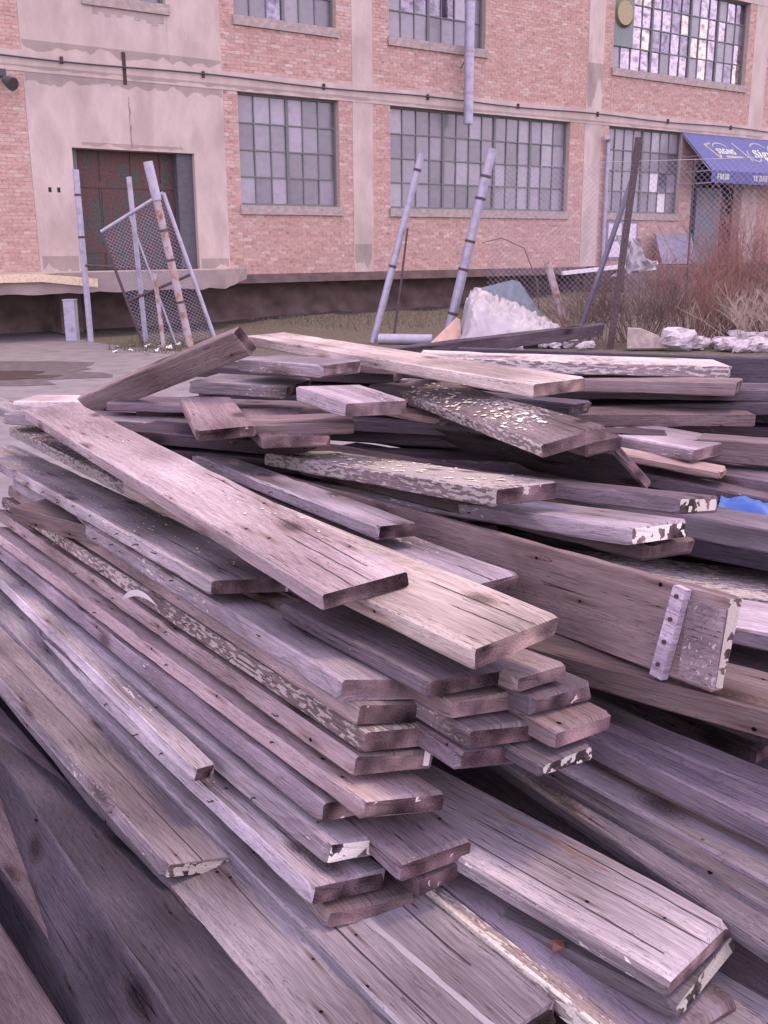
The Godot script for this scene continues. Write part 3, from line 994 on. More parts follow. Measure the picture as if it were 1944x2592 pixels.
func pole(called: String, label: String, category: String, foot: Vector3, top: Vector3, r: float, mat: Material, group := "", joints := [], sides := 12) -> Node3D:
	var o := thing(called, label, category, foot, group)
	var d := top - foot
	var m := MB.new()
	var last := 0.0
	for j in joints + [1.0]:
		m.tube(PackedVector3Array([d * last, d * (j - 0.004)]), PackedFloat32Array([r, r * 1.03]), sides)
		last = j
	part("shaft", m.commit(), mat, o)
	for j in joints:
		var c := MB.new()
		c.tube(PackedVector3Array([d * (j - 0.012), d * (j + 0.002)]), PackedFloat32Array([r * 1.12, r * 1.12]), sides)
		part("collar", c.commit(), M.dark_steel, o)
	return o

func smooth(m: ArrayMesh) -> ArrayMesh:
	var a := m.surface_get_arrays(0)
	var st := SurfaceTool.new()
	st.begin(Mesh.PRIMITIVE_TRIANGLES)
	st.set_smooth_group(0)
	for v in a[Mesh.ARRAY_VERTEX]:
		st.add_vertex((v as Vector3).snapped(Vector3.ONE * 0.0001))
	st.generate_normals()
	return st.commit()

func rock_mesh(sd: int) -> ArrayMesh:
	var f := FastNoiseLite.new(); f.seed = sd; f.frequency = 1.1; f.fractal_octaves = 4
	var b := MB.new()
	var P := func(i: int, j: int) -> Vector3:
		var th := PI * i / 9.0; var ph := TAU * (j % 14) / 14.0
		var q := Vector3(sin(th) * cos(ph), cos(th), sin(th) * sin(ph))
		var k := 1.0 + f.get_noise_3dv(q * 1.3) * 0.7
		q *= k
		q.x = clampf(q.x, -0.85, 0.8); q.y = clampf(q.y, -0.7, 0.72)
		return q
	for i in 9:
		for j in 14:
			b.quad(P.call(i, j), P.call(i, j + 1), P.call(i + 1, j + 1), P.call(i + 1, j))
	return b.commit()

func yard():
	# ------------------------------------------ the open gate at left, its posts
	pole("gate_post", "slim grey steel post left of the leaning gate", "post", Vector3(-5.31, 0, -18.46), Vector3(-5.34, 2.98, -18.46), 0.055, M.steel_grey, "posts at the open gate", [0.62, 0.86])
	pole("gate_post", "thin pale post crossing in front of the leaning gate", "post", Vector3(-4.25, 0, -18.2), Vector3(-4.36, 2.84, -18.2), 0.045, M.steel_grey, "posts at the open gate", [0.3])
	pole("gate_post", "thick post with a white top and orange rust patches at the gate", "post", Vector3(-3.20, 0, -16.9), Vector3(-3.72, 2.92, -16.9), 0.062, M.rusty, "posts at the open gate", [0.27, 0.5, 0.66])
	var cap := MB.new()
	cap.tube(PackedVector3Array([Vector3(-0.42, 2.38, 0), Vector3(-0.53, 2.97, 0)]), PackedFloat32Array([0.078, 0.078]), 12)
	var tp: Node = get_node("gate_post_002")
	part("white_sleeve", cap.commit(), M.steel_grey, tp)
	pole("gate_post", "short rusty stake behind the leaning gate", "post", Vector3(-3.62, 0, -16.75), Vector3(-3.70, 1.25, -16.75), 0.035, M.rusty, "posts at the open gate")
	var rail := MB.new()
	rail.bar(Vector3(-5.32, 1.35, -18.44), Vector3(-4.32, 1.30, -18.2), 0.025, 6)
	mono("gate_rail", "dark rail joining the slim post and the thin pale post", "rail", rail.commit(), M.dark_steel)
	var g := thing("leaning_gate", "chain link gate panel in a pipe frame, leaning to the left", "gate", Vector3(-2.92, 0.14, -17.6))
	g.rotation.z = 0.30
	var gw := 1.22; var gh := 2.5
	# frame corners in the gate's own axes: x to the left
	for e in [[Vector3(0, 0, 0), Vector3(0, gh, 0), 0.035], [Vector3(-gw, -0.02, 0), Vector3(-gw, gh - 0.62 + 0.35, 0), 0.025], [Vector3(-gw, gh - 0.27, 0), Vector3(0, gh, 0), 0.032], [Vector3(-gw * 0.55, 0, 0), Vector3(-gw * 0.55, gh - 0.12, 0), 0.018], [Vector3(-gw, 1.02, 0), Vector3(0, 1.12, 0), 0.025], [Vector3(-gw, 0, 0), Vector3(0, 0, 0), 0.025]]:
		var b := MB.new()
		b.bar(e[0], e[1], e[2], 8)
		part("frame_tube", b.commit(), M.steel_grey if e[2] > 0.03 or e[2] < 0.02 else M.dark_steel, g)
	var ml := MB.new()
	var me := part("wire_mesh", chain(gw, gh - 0.04, 0.05, 0.0034, 0.27 / gw), M.wire, g)
	me.position = Vector3(-gw, 0.02, 0)
	var bl := thing("bollard", "squat pale grey bollard at the edge of the asphalt by the gate", "bollard", Vector3(-5.72, 0, -18.75))
	part("casing", boxm(Vector3(-0.1, 0.0, -0.1), Vector3(0.1, 0.72, 0.1)), M.steel_grey, bl)
	part("lid", boxm(Vector3(-0.11, 0.722, -0.11), Vector3(0.11, 0.745, 0.11)), M.steel_grey, bl)
	# ------------------------------------------ leaning pipes
	pole("leaning_pipe", "narrow grey pipe leaning to the right in front of the wide window", "pipe", Vector3(-0.18, 0, -17.9), Vector3(0.67, 3.16, -17.9), 0.06, M.steel_grey, "leaning pipes", [0.42, 0.92])
	pole("leaning_pipe", "thick banded pipe leaning to the right beside the white sheeting", "pipe", Vector3(1.18, 0.05, -18.6), Vector3(1.93, 3.30, -18.6), 0.085, M.steel_grey, "leaning pipes", [0.13, 0.37, 0.52, 0.745, 0.86])
	var rod := MB.new()
	rod.tube(PackedVector3Array([Vector3(0, 0, 0), Vector3(0.13, 0.9, 0), Vector3(0.26, 1.95, 0)]), PackedFloat32Array([0.028, 0.022, 0.02]), 6)
	var rd := mono("steel_rod", "thin dark rod standing right of the narrow leaning pipe", "rod", rod.commit(), M.dark_steel)
	rd.position = Vector3(0.17, 0, -17.8)
	var lp := MB.new()
	lp.tube(PackedVector3Array([Vector3(-0.42, 0, -0.1), Vector3(0.5, 0, 0.12)]), PackedFloat32Array([0.09, 0.09]), 12)
	var lpo := mono("fallen_pipe", "pale pipe lying on the ground between the two leaning pipes", "pipe", lp.commit(), M.steel_grey)
	lpo.position = Vector3(0.35, 0.09, -17.6)
	# ------------------------------------------ chain link fence on the right
	var fa := Vector3(1.9, 0, -18.8); var fb := Vector3(9.2, 0, -16.4)
	var fence := thing("wire_fence", "tall chain link fence in front of the brush and the entrance", "fence", fa)
	var dirn := (fb - fa)
	fence.rotation.y = -atan2(dirn.z, dirn.x)
	var fl := dirn.length()
	var seg := 4
	for k in seg:
		var c := part("wire_mesh", chain(fl / seg - 0.01, 2.75, 0.068, 0.0026), M.wire, fence)
		c.position = Vector3(fl / seg * k, 0.25, 0)
	var fr := MB.new()
	fr.bar(Vector3(1.9, 3.02, 0), Vector3(fl, 3.02, 0), 0.006, 6)
	part("top_wire", fr.commit(), M.wire, fence)
	for k in 6:
		var p := MB.new()
		p.bar(Vector3(2.4 + k * 1.1, 0, -0.05), Vector3(2.4 + k * 1.1, 3.05, -0.05), 0.018, 6)
		if k in [1, 3, 5]: part("fence_post", p.commit(), M.dark_steel, fence)
	var st := thing("steel_post", "tall dark steel angle post in front of the right window", "post", Vector3(3.72, 0, -16.6))
	var sp := MB.new()
	sp.xf = Transform3D(Basis(Vector3.BACK, -0.085), Vector3.ZERO)
	sp.box(Vector3(-0.055, -0.1, -0.01), Vector3(0.055, 3.28, 0.01))
	sp.box(Vector3(0.035, -0.1, -0.1), Vector3(0.055, 3.28, -0.012))
	part("angle_iron", sp.commit(), M.dark_steel, st)
	pole("leaning_post", "slanting grey violet strut left of the tall dark post", "post", Vector3(3.38, 0.35, -17.3), Vector3(4.05, 2.75, -17.0), 0.045, M.wire_dark, "", [])
	pole("rusty_strut", "short pinkish stake leaning left beside the blue grey panel", "post", Vector3(3.15, 0.3, -17.6), Vector3(2.8, 1.42, -17.7), 0.06, M.rusty, "")
	# ------------------------------------------ sheeting, panels, rubble
	sheeting()
	var tpn := thing("blue_grey_panel", "blue grey panel leaning behind the white sheeting", "panel", Vector3(2.2, 0.2, -17.9))
	var pm := MB.new()
	pm.xf = Transform3D(Basis(Vector3.RIGHT, -0.5), Vector3.ZERO)
	var pa := [Vector3(-0.6, 0.0, 0), Vector3(-0.62, 0.78, 0), Vector3(0.12, 0.98, 0), Vector3(0.24, 0.94, 0), Vector3(0.72, 0.1, 0)]
	for k in range(1, 4): pm.tri(pa[0], pa[k], pa[k + 1])
	for k in range(1, 4): pm.tri(pa[0] + Vector3(0, 0, -0.02), pa[k + 1] + Vector3(0, 0, -0.02), pa[k] + Vector3(0, 0, -0.02))
	for k in 5:
		var q: Vector3 = pa[k]; var q2: Vector3 = pa[(k + 1) % 5]; var dz := Vector3(0, 0, -0.02)
		pm.quad(q, q + dz, q2 + dz, q2)
	part("panel_face", pm.commit(), M.teal, tpn)
	var cb := MB.new()
	cb.xf = Transform3D(Basis(Vector3.RIGHT, -0.25), Vector3.ZERO)
	cb.quad(Vector3(-0.5, 0.02, 0.2), Vector3(-0.03, 0.50, 0), Vector3(0.03, 0.46, 0), Vector3(0.05, 0.0, 0.1))
	cb.quad(Vector3(0.05, 0.0, 0.08), Vector3(0.03, 0.46, -0.02), Vector3(-0.03, 0.50, -0.02), Vector3(-0.5, 0.02, 0.18))
	cb.quad(Vector3(0.03, 0.46, 0), Vector3(0.03, 0.46, -0.14), Vector3(0.05, 0.0, -0.04), Vector3(0.05, 0.0, 0.1))
	var cbo := mono("plywood_offcut", "pinkish tan plywood offcut leaning against the thick banded pipe", "offcut", cb.commit(), M.cardboard)
	cbo.position = Vector3(1.27, 0.0, -17.1)
	var gs := MB.new()
	gs.box(Vector3(-0.8, 0, -0.02), Vector3(0.8, 0.9, 0.02))
	var gso := mono("metal_sheet", "slate grey metal sheet leaning on the ledge below the right window", "metal sheet", gs.commit(), M.grey_sheet)
	gso.transform = Transform3D(Basis(Vector3.UP, YA) * Basis(Vector3.RIGHT, -0.35), wall(24.6, 1.10, 0.65))
	var gl := MB.new()
	gl.box(Vector3(-0.9, -0.04, -0.35), Vector3(0.9, 0.0, 0.35))
	var glo := mono("debris_ledge", "dark slab under the slate grey metal sheet", "slab", boxm(Vector3(-3.2, -1.0, -0.6), Vector3(5.0, 0.0, 0.9)), M.dark_wall)
	glo.transform = Transform3D(Basis(Vector3.UP, YA), wall(24.6, 1.08, 0.5))
	var wb := mono("pale_beam", "thin pale beam sticking out below the hatch", "beam", boxm(Vector3(-1.3, -0.04, -0.05), Vector3(1.0, 0.04, 0.05)), M.paper)
	wb.transform = Transform3D(Basis(Vector3.UP, YA * 0.4) * Basis(Vector3.BACK, 0.09), Vector3(5.2, 1.17, -23.0))
	torn_sheet()
	# rubble stones along the fence
	var spots := []
	for q in [[1720, 880, .26, "rounded pale boulder left of the pair in front of the brush"], [1755, 885, .19, "smaller boulder right of the rounded one in front of the brush"]]:
		spots.append(q)
	var meshes := []
	for k in 6: meshes.append(rock_mesh(60 + k))
	var rr := RandomNumberGenerator.new(); rr.seed = 99
	var idx := 0
	var put := func(x: float, z: float, y: float, s: float, label: String, group: String):
		var o := mono("rubble_stone", label, "stone", meshes[idx % 6], M.rock, group)
		idx += 1
		o.transform = Transform3D(Basis.from_euler(Vector3(rr.randf() * 0.5, rr.randf() * TAU, rr.randf() * 0.5)).scaled(Vector3(s * 1.25, s * 0.85, s)), Vector3(x, y, z))
	put.call(4.72, -16.3, 0.16, 0.26, "rounded pale boulder in front of the brush, beside the pale slab", "")
	put.call(5.02, -16.4, 0.10, 0.18, "smaller boulder just right of the rounded one in front of the brush", "")
	for k in 64:
		var x := rr.randf_range(5.45, 8.2)
		var hgt := clampf((x - 5.2) * 0.22, 0.04, 0.5)
		put.call(x, -16.2 + rr.randf_range(-0.5, 0.3), rr.randf() * hgt + 0.05, rr.randf_range(0.07, 0.16), "pale rubble stone in the heap at the right end of the fence", "rubble stones in the heap")
	for k in 9:
		put.call(rr.randf_range(1.6, 3.4), -16.6 + rr.randf_range(-0.3, 0.3), 0.06, rr.randf_range(0.06, 0.13), "pale stone lying under the dark plank near the sheeting", "stones near the sheeting")
	var sb := MB.new()
	var sp2 := [Vector3(-0.42, 0.0, 0), Vector3(-0.42, 0.25, -0.02), Vector3(-0.2, 0.24, -0.05), Vector3(0.1, 0.15, -0.02), Vector3(0.36, 0.0, 0.0)]
	for k in range(1, 4): sb.tri(sp2[0], sp2[k], sp2[k + 1])
	for k in range(1, 4): sb.tri(sp2[0] + Vector3(0.05, 0, -0.22), sp2[k + 1] + Vector3(0.05, 0, -0.22), sp2[k] + Vector3(0.05, 0, -0.22))
	for k in 5:
		var q: Vector3 = sp2[k]; var q2: Vector3 = sp2[(k + 1) % 5]; var dz := Vector3(0.05, 0, -0.22)
		sb.quad(q, q + dz, q2 + dz, q2)
	var sbo := mono("broken_slab", "pale broken slab with a slanting top beside the boulders", "slab", sb.commit(), M.sill)
	sbo.transform = Transform3D(Basis.from_scale(Vector3(0.95, 1.25, 1)), Vector3(4.3, 0.05, -16.2))
	# scraps of litter by the gate
	var sc := MB.new()
	sc.quad(Vector3(-0.06, 0.02, -0.04), Vector3(0.03, 0.05, -0.05), Vector3(0.06, 0.0, 0.04), Vector3(-0.03, 0.015, 0.05))
	sc.quad(Vector3(-0.03, 0.013, 0.05), Vector3(0.06, -0.002, 0.04), Vector3(0.03, 0.048, -0.05), Vector3(-0.06, 0.018, -0.04))
	var scm := sc.commit()
	for k in 16:
		var o := mono("paper_scrap", "small white scrap of litter on the ground by the gate", "litter", scm, M.paper, "scraps of litter by the gate")
		o.transform = Transform3D(Basis(Vector3.UP, rr.randf() * TAU).scaled(Vector3.ONE * rr.randf_range(0.6, 1.3)), Vector3(rr.randf_range(-4.6, -3.0), 0.012, rr.randf_range(-17.6, -15.6)))
	grass()
	brush()

func sheeting():
	# crumpled plastic over a heap of rubbish: a sheet sagging over the ground, folded in ridges
	var f := FastNoiseLite.new(); f.seed = 21; f.frequency = 0.8; f.fractal_octaves = 2
	var b := MB.new()
	var nx := 100; var nz := 50
	var H := func(x: float, z: float) -> float:
		# x -1..1 from left to right, z -1..1 from back to front
		var prof := 0.0
		if x < -0.2: prof = lerpf(0.60, 0.80, clampf((x + 1.0) / 0.3, 0, 1)) if x < -0.7 else lerpf(0.80, 0.62, (x + 0.65) / 0.45)
		else: prof = lerpf(0.62, 0.06, pow(clampf((x + 0.2) / 1.2, 0, 1), 1.1))
		var edge := pow(clampf(1.0 - z * z, 0, 1), 0.7) * smoothstep(0.0, 1.0, clampf((1.0 + x) * 5.0, 0, 1))
		var ridge := absf(f.get_noise_2d(x * 3.4 + z * 2.0, z * 2.2 - x * 0.6)) * 0.14
		var u := (x + z * 0.45) * 5.2 + f.get_noise_2d(x * 1.6, z * 1.6) * 1.6
		var fold := (absf(u - floorf(u) - 0.5) - 0.25) * 0.24 + sin(u * 9.0 + z * 3.0) * 0.014
		return maxf(0.015, prof * edge - ridge * edge + fold * edge + 0.02)
	var P := func(i: int, j: int) -> Vector3:
		var x := -1.0 + 2.0 * i / nx; var z := -1.0 + 2.0 * j / nz
		return Vector3(x * 0.95 + f.get_noise_2d(z * 6.0, x * 3.0) * 0.05, H.call(x, z), z * 0.62)
	for i in nx:
		for j in nz:
			b.quad(P.call(i, j), P.call(i + 1, j), P.call(i + 1, j + 1), P.call(i, j + 1))
	var o := mono("plastic_sheeting", "crumpled white plastic sheeting draped over a heap behind the fence", "sheeting", smooth(b.commit()), M.sheet)
	o.position = Vector3(2.23, 0.12, -17.25)

func torn_sheet():
	var f := FastNoiseLite.new(); f.seed = 27; f.frequency = 2.2; f.fractal_octaves = 3
	var b := MB.new()
	var tris := [[Vector2(-0.28, 0.62), Vector2(-0.08, 0.63), Vector2(-0.12, 0.25)], [Vector2(0.0, 0.58), Vector2(0.12, 0.56), Vector2(0.22, 0.26)], [Vector2(0.0, 0.58), Vector2(0.22, 0.26), Vector2(-0.05, 0.0)], [Vector2(0.22, 0.26), Vector2(0.42, 0.08), Vector2(-0.05, 0.0)], [Vector2(0.22, 0.26), Vector2(0.37, 0.20), Vector2(0.42, 0.08)], [Vector2(-0.38, -0.08), Vector2(-0.14, 0.12), Vector2(-0.13, 0.0)], [Vector2(-0.08, 0.63), Vector2(0.0, 0.58), Vector2(-0.12, 0.25)], [Vector2(-0.12, 0.25), Vector2(0.0, 0.58), Vector2(-0.05, 0.0)]]
	for t in tris:
		var n := 5
		for i in n:
			for j in n - i:
				var pt := func(a: int, c: int) -> Vector3:
					var q: Vector2 = t[0] + (t[1] - t[0]) * (float(a) / n) + (t[2] - t[0]) * (float(c) / n)
					return Vector3(q.x, q.y, f.get_noise_2d(q.x * 3.0, q.y * 3.0) * 0.12)
				var tri_ids := [[Vector2i(i, j), Vector2i(i + 1, j), Vector2i(i, j + 1)]]
				if i + j < n - 1: tri_ids.append([Vector2i(i + 1, j), Vector2i(i + 1, j + 1), Vector2i(i, j + 1)])
				for w in tri_ids:
					var A: Vector3 = pt.call(w[0].x, w[0].y); var B: Vector3 = pt.call(w[1].x, w[1].y); var C: Vector3 = pt.call(w[2].x, w[2].y)
					b.tri(A, B, C)
					var back := Vector3(0, 0, -0.003)
					b.tri(A + back, C + back, B + back)
	var o := mono("torn_sheet", "torn white sheet caught on the fence by the tall dark post", "sheeting", b.commit(), M.sheet)
	o.position = Vector3(4.07, 1.18, -16.95)

func grass():
	var b := MB.new()
	var r := RandomNumberGenerator.new(); r.seed = 31
	for k in 3600:
		var z := 0.0; var x := 0.0
		if k % 3 == 0:
			x = r.randf_range(-4.6, -2.2); z = -17.4 + r.randf_range(-1.2, 1.3) - (x + 3.4) * -0.6
		else:
			var s := r.randf_range(10.5, 22.0); var zz := r.randf_range(0.4, 4.6)
			var p := wall(s, 0, zz); x = p.x; z = p.z
		var h := r.randf_range(0.04, 0.16)
		var a := r.randf() * TAU
		var w := Vector3(cos(a), 0, sin(a)) * 0.008
		var l := Vector3(r.randf_range(-0.06, 0.06), h, r.randf_range(-0.06, 0.06))
		var base := Vector3(x, 0.0 if k % 3 == 0 else 0.12, z)
		b.tri(base - w, base + l, base + w)
		var c := Color(.13, .105, .075) if r.randf() < 0.6 else Color(.09, .115, .045)
		c = c * r.randf_range(0.7, 1.2)
		for q in 3: b.c.append(c)
	var o := part("grass", b.commit(), M.grass)
	M.grass.albedo_color = Color.WHITE
	o.set_meta("kind", "stuff")
	o.set_meta("label", "thin dry grass and weeds along the foot of the factory")

func shrub(label: String, at: Vector3, h: float, spread: float, count: int, sd: int, mat: Material):
	var o := thing("bare_shrub", label, "shrub", at, "bare shrubs by the fence")
	var r := RandomNumberGenerator.new(); r.seed = sd
	var stems := MB.new(); var twigs := MB.new()
	for k in count:
		var a := r.randf() * TAU
		var foot := Vector3(cos(a), 0, sin(a)) * r.randf() * spread * 0.45
		var lean := Vector3(cos(a) * r.randf() * spread * 0.8, h * r.randf_range(0.55, 1.0), sin(a) * r.randf() * spread * 0.6)
		var mid := foot + lean * 0.5 + Vector3(r.randf_range(-.08, .08), 0.05, r.randf_range(-.08, .08))
		var tip := foot + lean
		stems.tube(PackedVector3Array([foot, mid, tip]), PackedFloat32Array([0.008, 0.005, 0.0025]), 3, false)
		for q in 9:
			var t := r.randf_range(0.25, 1.0)
			var p := foot.lerp(mid, t * 2.0) if t < 0.5 else mid.lerp(tip, t * 2.0 - 1.0)
			var d := Vector3(r.randf_range(-1, 1), r.randf_range(0.3, 1.4), r.randf_range(-1, 1)).normalized() * r.randf_range(0.15, 0.45)
			twigs.tube(PackedVector3Array([p, p + d]), PackedFloat32Array([0.0036, 0.0015]), 3, false)
			var p2 := p + d * 0.55
			for u in 2:
				var d2 := (d.normalized() + Vector3(r.randf_range(-.8, .8), r.randf_range(-.2, .8), r.randf_range(-.8, .8))).normalized() * r.randf_range(0.08, 0.22)
				twigs.tube(PackedVector3Array([p2, p2 + d2]), PackedFloat32Array([0.0026, 0.0012]), 3, false)
	part("stems", stems.commit(), mat, o).set_meta("kind", "stuff")
	part("twigs", twigs.commit(), mat, o).set_meta("kind", "stuff")

func brush():
	shrub("tall reddish bare shrub at the right edge under the awning", Vector3(7.1, 0.1, -17.6), 2.7, 1.6, 90, 5, M.twig)
	shrub("reddish bare shrub left of the tallest one, in front of the entrance", Vector3(6.1, 0.1, -17.5), 2.2, 1.3, 100, 6, M.twig)
	shrub("greyish bare shrub right of the slate grey metal sheet", Vector3(5.3, 0.1, -17.3), 1.5, 1.1, 60, 7, M.twig)
	shrub("low greyish brush at the foot of the tall dark post", Vector3(4.4, 0.05, -17.2), 1.0, 1.0, 55, 8, M.twig_grey)
	shrub("low brown brush between the stake and the tall dark post", Vector3(3.5, 0.05, -17.4), 0.8, 0.8, 30, 9, M.twig_grey)
	shrub("pale dry weeds behind the rubble heap", Vector3(6.4, 0.05, -16.9), 0.9, 1.6, 110, 10, M.straw)
	shrub("reddish bare shrub beyond the right edge of the fence", Vector3(8.6, 0.1, -17.4), 2.6, 1.5, 90, 11, M.twig)
	var v := MB.new()
	v.tube(PackedVector3Array([Vector3(0, 1.6, 0), Vector3(0.35, 1.68, 0), Vector3(0.75, 1.5, 0), Vector3(1.0, 0.9, 0), Vector3(1.05, 0.3, 0)]), PackedFloat32Array([0.008, 0.01, 0.01, 0.012, 0.014]), 5)
	var o := mono("vine_stem", "single bare vine arching over the fence right of the thick pipe", "vine", v.commit(), M.twig_grey)
	o.position = Vector3(1.75, 0.1, -18.3)

# ---------------------------------------------------------------- the pile
func pile():
	plank("long pinkish plank lying loose across the top of the front stack, end cracked", Vector3(-0.131, 0.939, -2.007), -0.5610, 0.0190, 0.0912, 2.621, 0.216, 0.042, "b", Color(1.13, 1.13, 1.141), "k", 0)  # A1
	plank("grey plank with scuffed top and nails along its edge, under the loose pinkish plank", Vector3(-0.439, 0.845, -2.404), -0.5706, -0.0493, -0.1671, 3.200, 0.260, 0.044, "g", Color(1.061, 1.047, 1.052), "k", 9)  # S1
	plank("short whitish plank wedged under the far left end of the loose pinkish plank", Vector3(-0.680, 0.878, -3.026), -0.5769, -0.0222, -0.0064, 2.014, 0.220, 0.044, "w", Color(0.783, 0.769, 0.778), "k", 0)  # S1b
	plank("topmost full plank of the front stack, pale lilac top and dark edge", Vector3(-0.086, 0.801, -1.882), -0.5588, -0.0507, -0.2084, 3.000, 0.221, 0.050, "g", Color(1.118, 1.106, 1.126), "n", 4)  # S2
	plank("second plank of the front stack, brown edge and dark rounded end", Vector3(-0.051, 0.747, -1.883), -0.5636, -0.0528, -0.2381, 3.200, 0.211, 0.047, "b", Color(0.966, 0.947, 0.947), "k", 0)  # S3
	plank("third plank of the front stack, edge covered in white paint chips, orange end", Vector3(-0.043, 0.696, -1.861), -0.5749, -0.0507, -0.1941, 3.200, 0.209, 0.047, "p", Color(0.962, 0.939, 0.939), "n", 3)  # S4
	plank("fourth plank of the front stack, tan edge, orange end with a white tag", Vector3(-0.059, 0.644, -1.856), -0.5794, -0.0516, -0.2252, 3.200, 0.208, 0.046, "b", Color(1.026, 1.012, 1.012), "n", 4)  # S5
	plank("fifth plank of the front stack, pale streaky splintered edge and grey end", Vector3(-0.042, 0.592, -1.769), -0.5900, -0.0516, -0.2163, 3.200, 0.203, 0.041, "b", Color(1.183, 1.169, 1.178), "k", 3)  # S6
	plank("sixth plank of the front stack, dark edge, set back from the planks above it", Vector3(-0.132, 0.541, -1.856), -0.5869, -0.0498, -0.1780, 3.200, 0.215, 0.052, "d", Color(1.238, 1.224, 1.238), "k", 0)  # S7
	plank("seventh plank of the front stack, sticking out, white paint on its end corner", Vector3(-0.113, 0.481, -1.792), -0.6018, -0.0502, -0.2222, 3.200, 0.195, 0.046, "g", Color(1.21, 1.204, 1.226), "w", 7)  # S8
	plank("short thin pale batten ending on the edge of the lower front stack", Vector3(-0.450, 0.475, -2.121), -0.5710, -0.0498, -0.1736, 2.500, 0.060, 0.039, "g", Color(1.262, 1.262, 1.276), "k", 0)  # S8b
	plank("eighth plank of the front stack, lilac edge and blackened end with pale patch", Vector3(-0.148, 0.426, -1.736), -0.5922, -0.0530, -0.2030, 3.200, 0.189, 0.042, "g", Color(1.214, 1.209, 1.237), "k", 6)  # S9
	plank("bottom plank of the front stack, resting on the wide grey boards", Vector3(-0.115, 0.370, -1.726), -0.5305, -0.0513, -0.1601, 3.000, 0.212, 0.036, "b", Color(0.926, 0.912, 0.912), "n", 0)  # S10
	plank("dark speckled plank tucked behind the lower ends of the front stack", Vector3(0.026, 0.464, -1.747), -0.5499, -0.0139, -0.0313, 0.450, 0.179, 0.042, "d", Color(1.114, 1.086, 1.1), "k", 0)  # S11
	plank("dark rough plank on the wide boards, just below the speckled one", Vector3(0.062, 0.413, -1.770), -0.5645, -0.0547, 0.0319, 0.500, 0.186, 0.041, "d", Color(0.964, 0.936, 0.95), "k", 0)  # S12
	plank("narrow grey plank with pale worn edge lying right behind the loose pinkish plank", Vector3(-0.018, 0.923, -2.604), -0.5169, -0.0439, -0.0605, 2.000, 0.127, 0.043, "g", Color(1.05, 1.036, 1.064), "k", 2)  # A3
	plank("wide plank with bright cream sun highlight tinted over its weathered top, end cut square above the second stack", Vector3(0.171, 0.904, -1.787), -0.6298, 0.0046, 0.0965, 1.750, 0.226, 0.049, "g", Color(1.252, 1.227, 1.151), "n", 0)  # A4: warm sun on the top is put into the tint
	plank("lilac grey plank with a split corner under the bright cream plank", Vector3(0.152, 0.850, -2.285), -0.5990, -0.0158, -0.0108, 2.200, 0.230, 0.041, "g", Color(1.13, 1.118, 1.152), "k", 0)  # A5
	plank("dark plank end directly under the corner of the bright cream plank", Vector3(0.092, 0.823, -1.827), -0.6179, -0.0203, -0.1110, 0.600, 0.209, 0.042, "d", Color(0.938, 0.924, 0.938), "k", 0)  # R1
	plank("dull brown plank at the top right of the second stack", Vector3(0.266, 0.803, -1.885), -0.6338, -0.0504, -0.0509, 1.600, 0.149, 0.035, "b", Color(0.921, 0.902, 0.907), "n", 0)  # R1b
	plank("plank with orange brown end in the middle of the second stack", Vector3(0.131, 0.772, -1.842), -0.5983, -0.0216, -0.1632, 1.600, 0.193, 0.040, "b", Color(0.912, 0.892, 0.886), "n", 0)  # R2
	plank("dark plank with white paint spots on its end", Vector3(0.303, 0.757, -1.881), -0.6371, -0.0117, -0.0744, 1.600, 0.181, 0.042, "d", Color(0.988, 0.974, 0.988), "k", 0)  # R2b
	plank("plank with pale scraped top above the lowest plank of the second stack", Vector3(0.167, 0.722, -1.811), -0.5870, -0.0143, -0.1599, 1.600, 0.179, 0.043, "g", Color(0.964, 0.936, 0.95), "k", 0)  # R3
	plank("plank with pinkish top and white crumbs, corner pointing out to the right", Vector3(0.340, 0.707, -1.836), -0.6321, 0.0230, -0.0578, 1.600, 0.174, 0.041, "b", Color(0.964, 0.936, 0.95), "n", 0)  # R3b
	plank("lowest dark plank of the second stack on its left half", Vector3(0.150, 0.675, -1.817), -0.5690, -0.0088, -0.2084, 1.600, 0.189, 0.047, "d", Color(1.076, 1.048, 1.076), "k", 0)  # R4
	plank("lowest plank of the second stack on its right half, end painted white", Vector3(0.311, 0.654, -1.800), -0.6435, 0.0023, -0.0535, 1.600, 0.154, 0.035, "d", Color(1, 1, 1), "w", 0)  # R4b
	plank("broad brown plank standing on edge with a pale batten nailed near its end", Vector3(0.719, 0.941, -1.974), -0.5942, -0.0514, -0.1781, 2.600, 0.041, 0.208, "b", Color(0.892, 0.862, 0.856), "w", 0)  # M1
	battened_plank()  # M1EXTRA
	plank("thick plank mid-pile with white streaked top and paint crumbs on its end", Vector3(0.293, 1.026, -2.592), -0.5703, -0.0969, -0.0410, 1.393, 0.225, 0.050, "w", Color(0.931, 0.917, 0.922), "k", 0)  # M2
	plank("plank with smooth lilac top and thick white flaking paint on its end", Vector3(0.607, 0.977, -2.386), -0.5954, -0.1167, -0.0648, 2.200, 0.222, 0.048, "g", Color(1.2, 1.186, 1.214), "w", 1)  # M3
	plank("dull brown plank end just under the white flaking one", Vector3(0.668, 0.915, -2.437), -0.7111, -0.0128, -0.1087, 1.500, 0.230, 0.045, "b", Color(0.709, 0.681, 0.69), "n", 0)  # M3b
	plank("plank with white crusted end behind the white streaked plank", Vector3(0.788, 0.998, -2.605), -0.6677, -0.0937, -0.1453, 1.600, 0.201, 0.049, "d", Color(1.038, 1.024, 1.038), "w", 0)  # M4
	plank("slanting plank scattered with yellowish paint flakes, big square end", Vector3(0.425, 1.125, -2.698), -0.2241, -0.0457, 0.2258, 1.800, 0.200, 0.042, "p", Color(0.988, 0.974, 0.988), "n", 0)  # M5
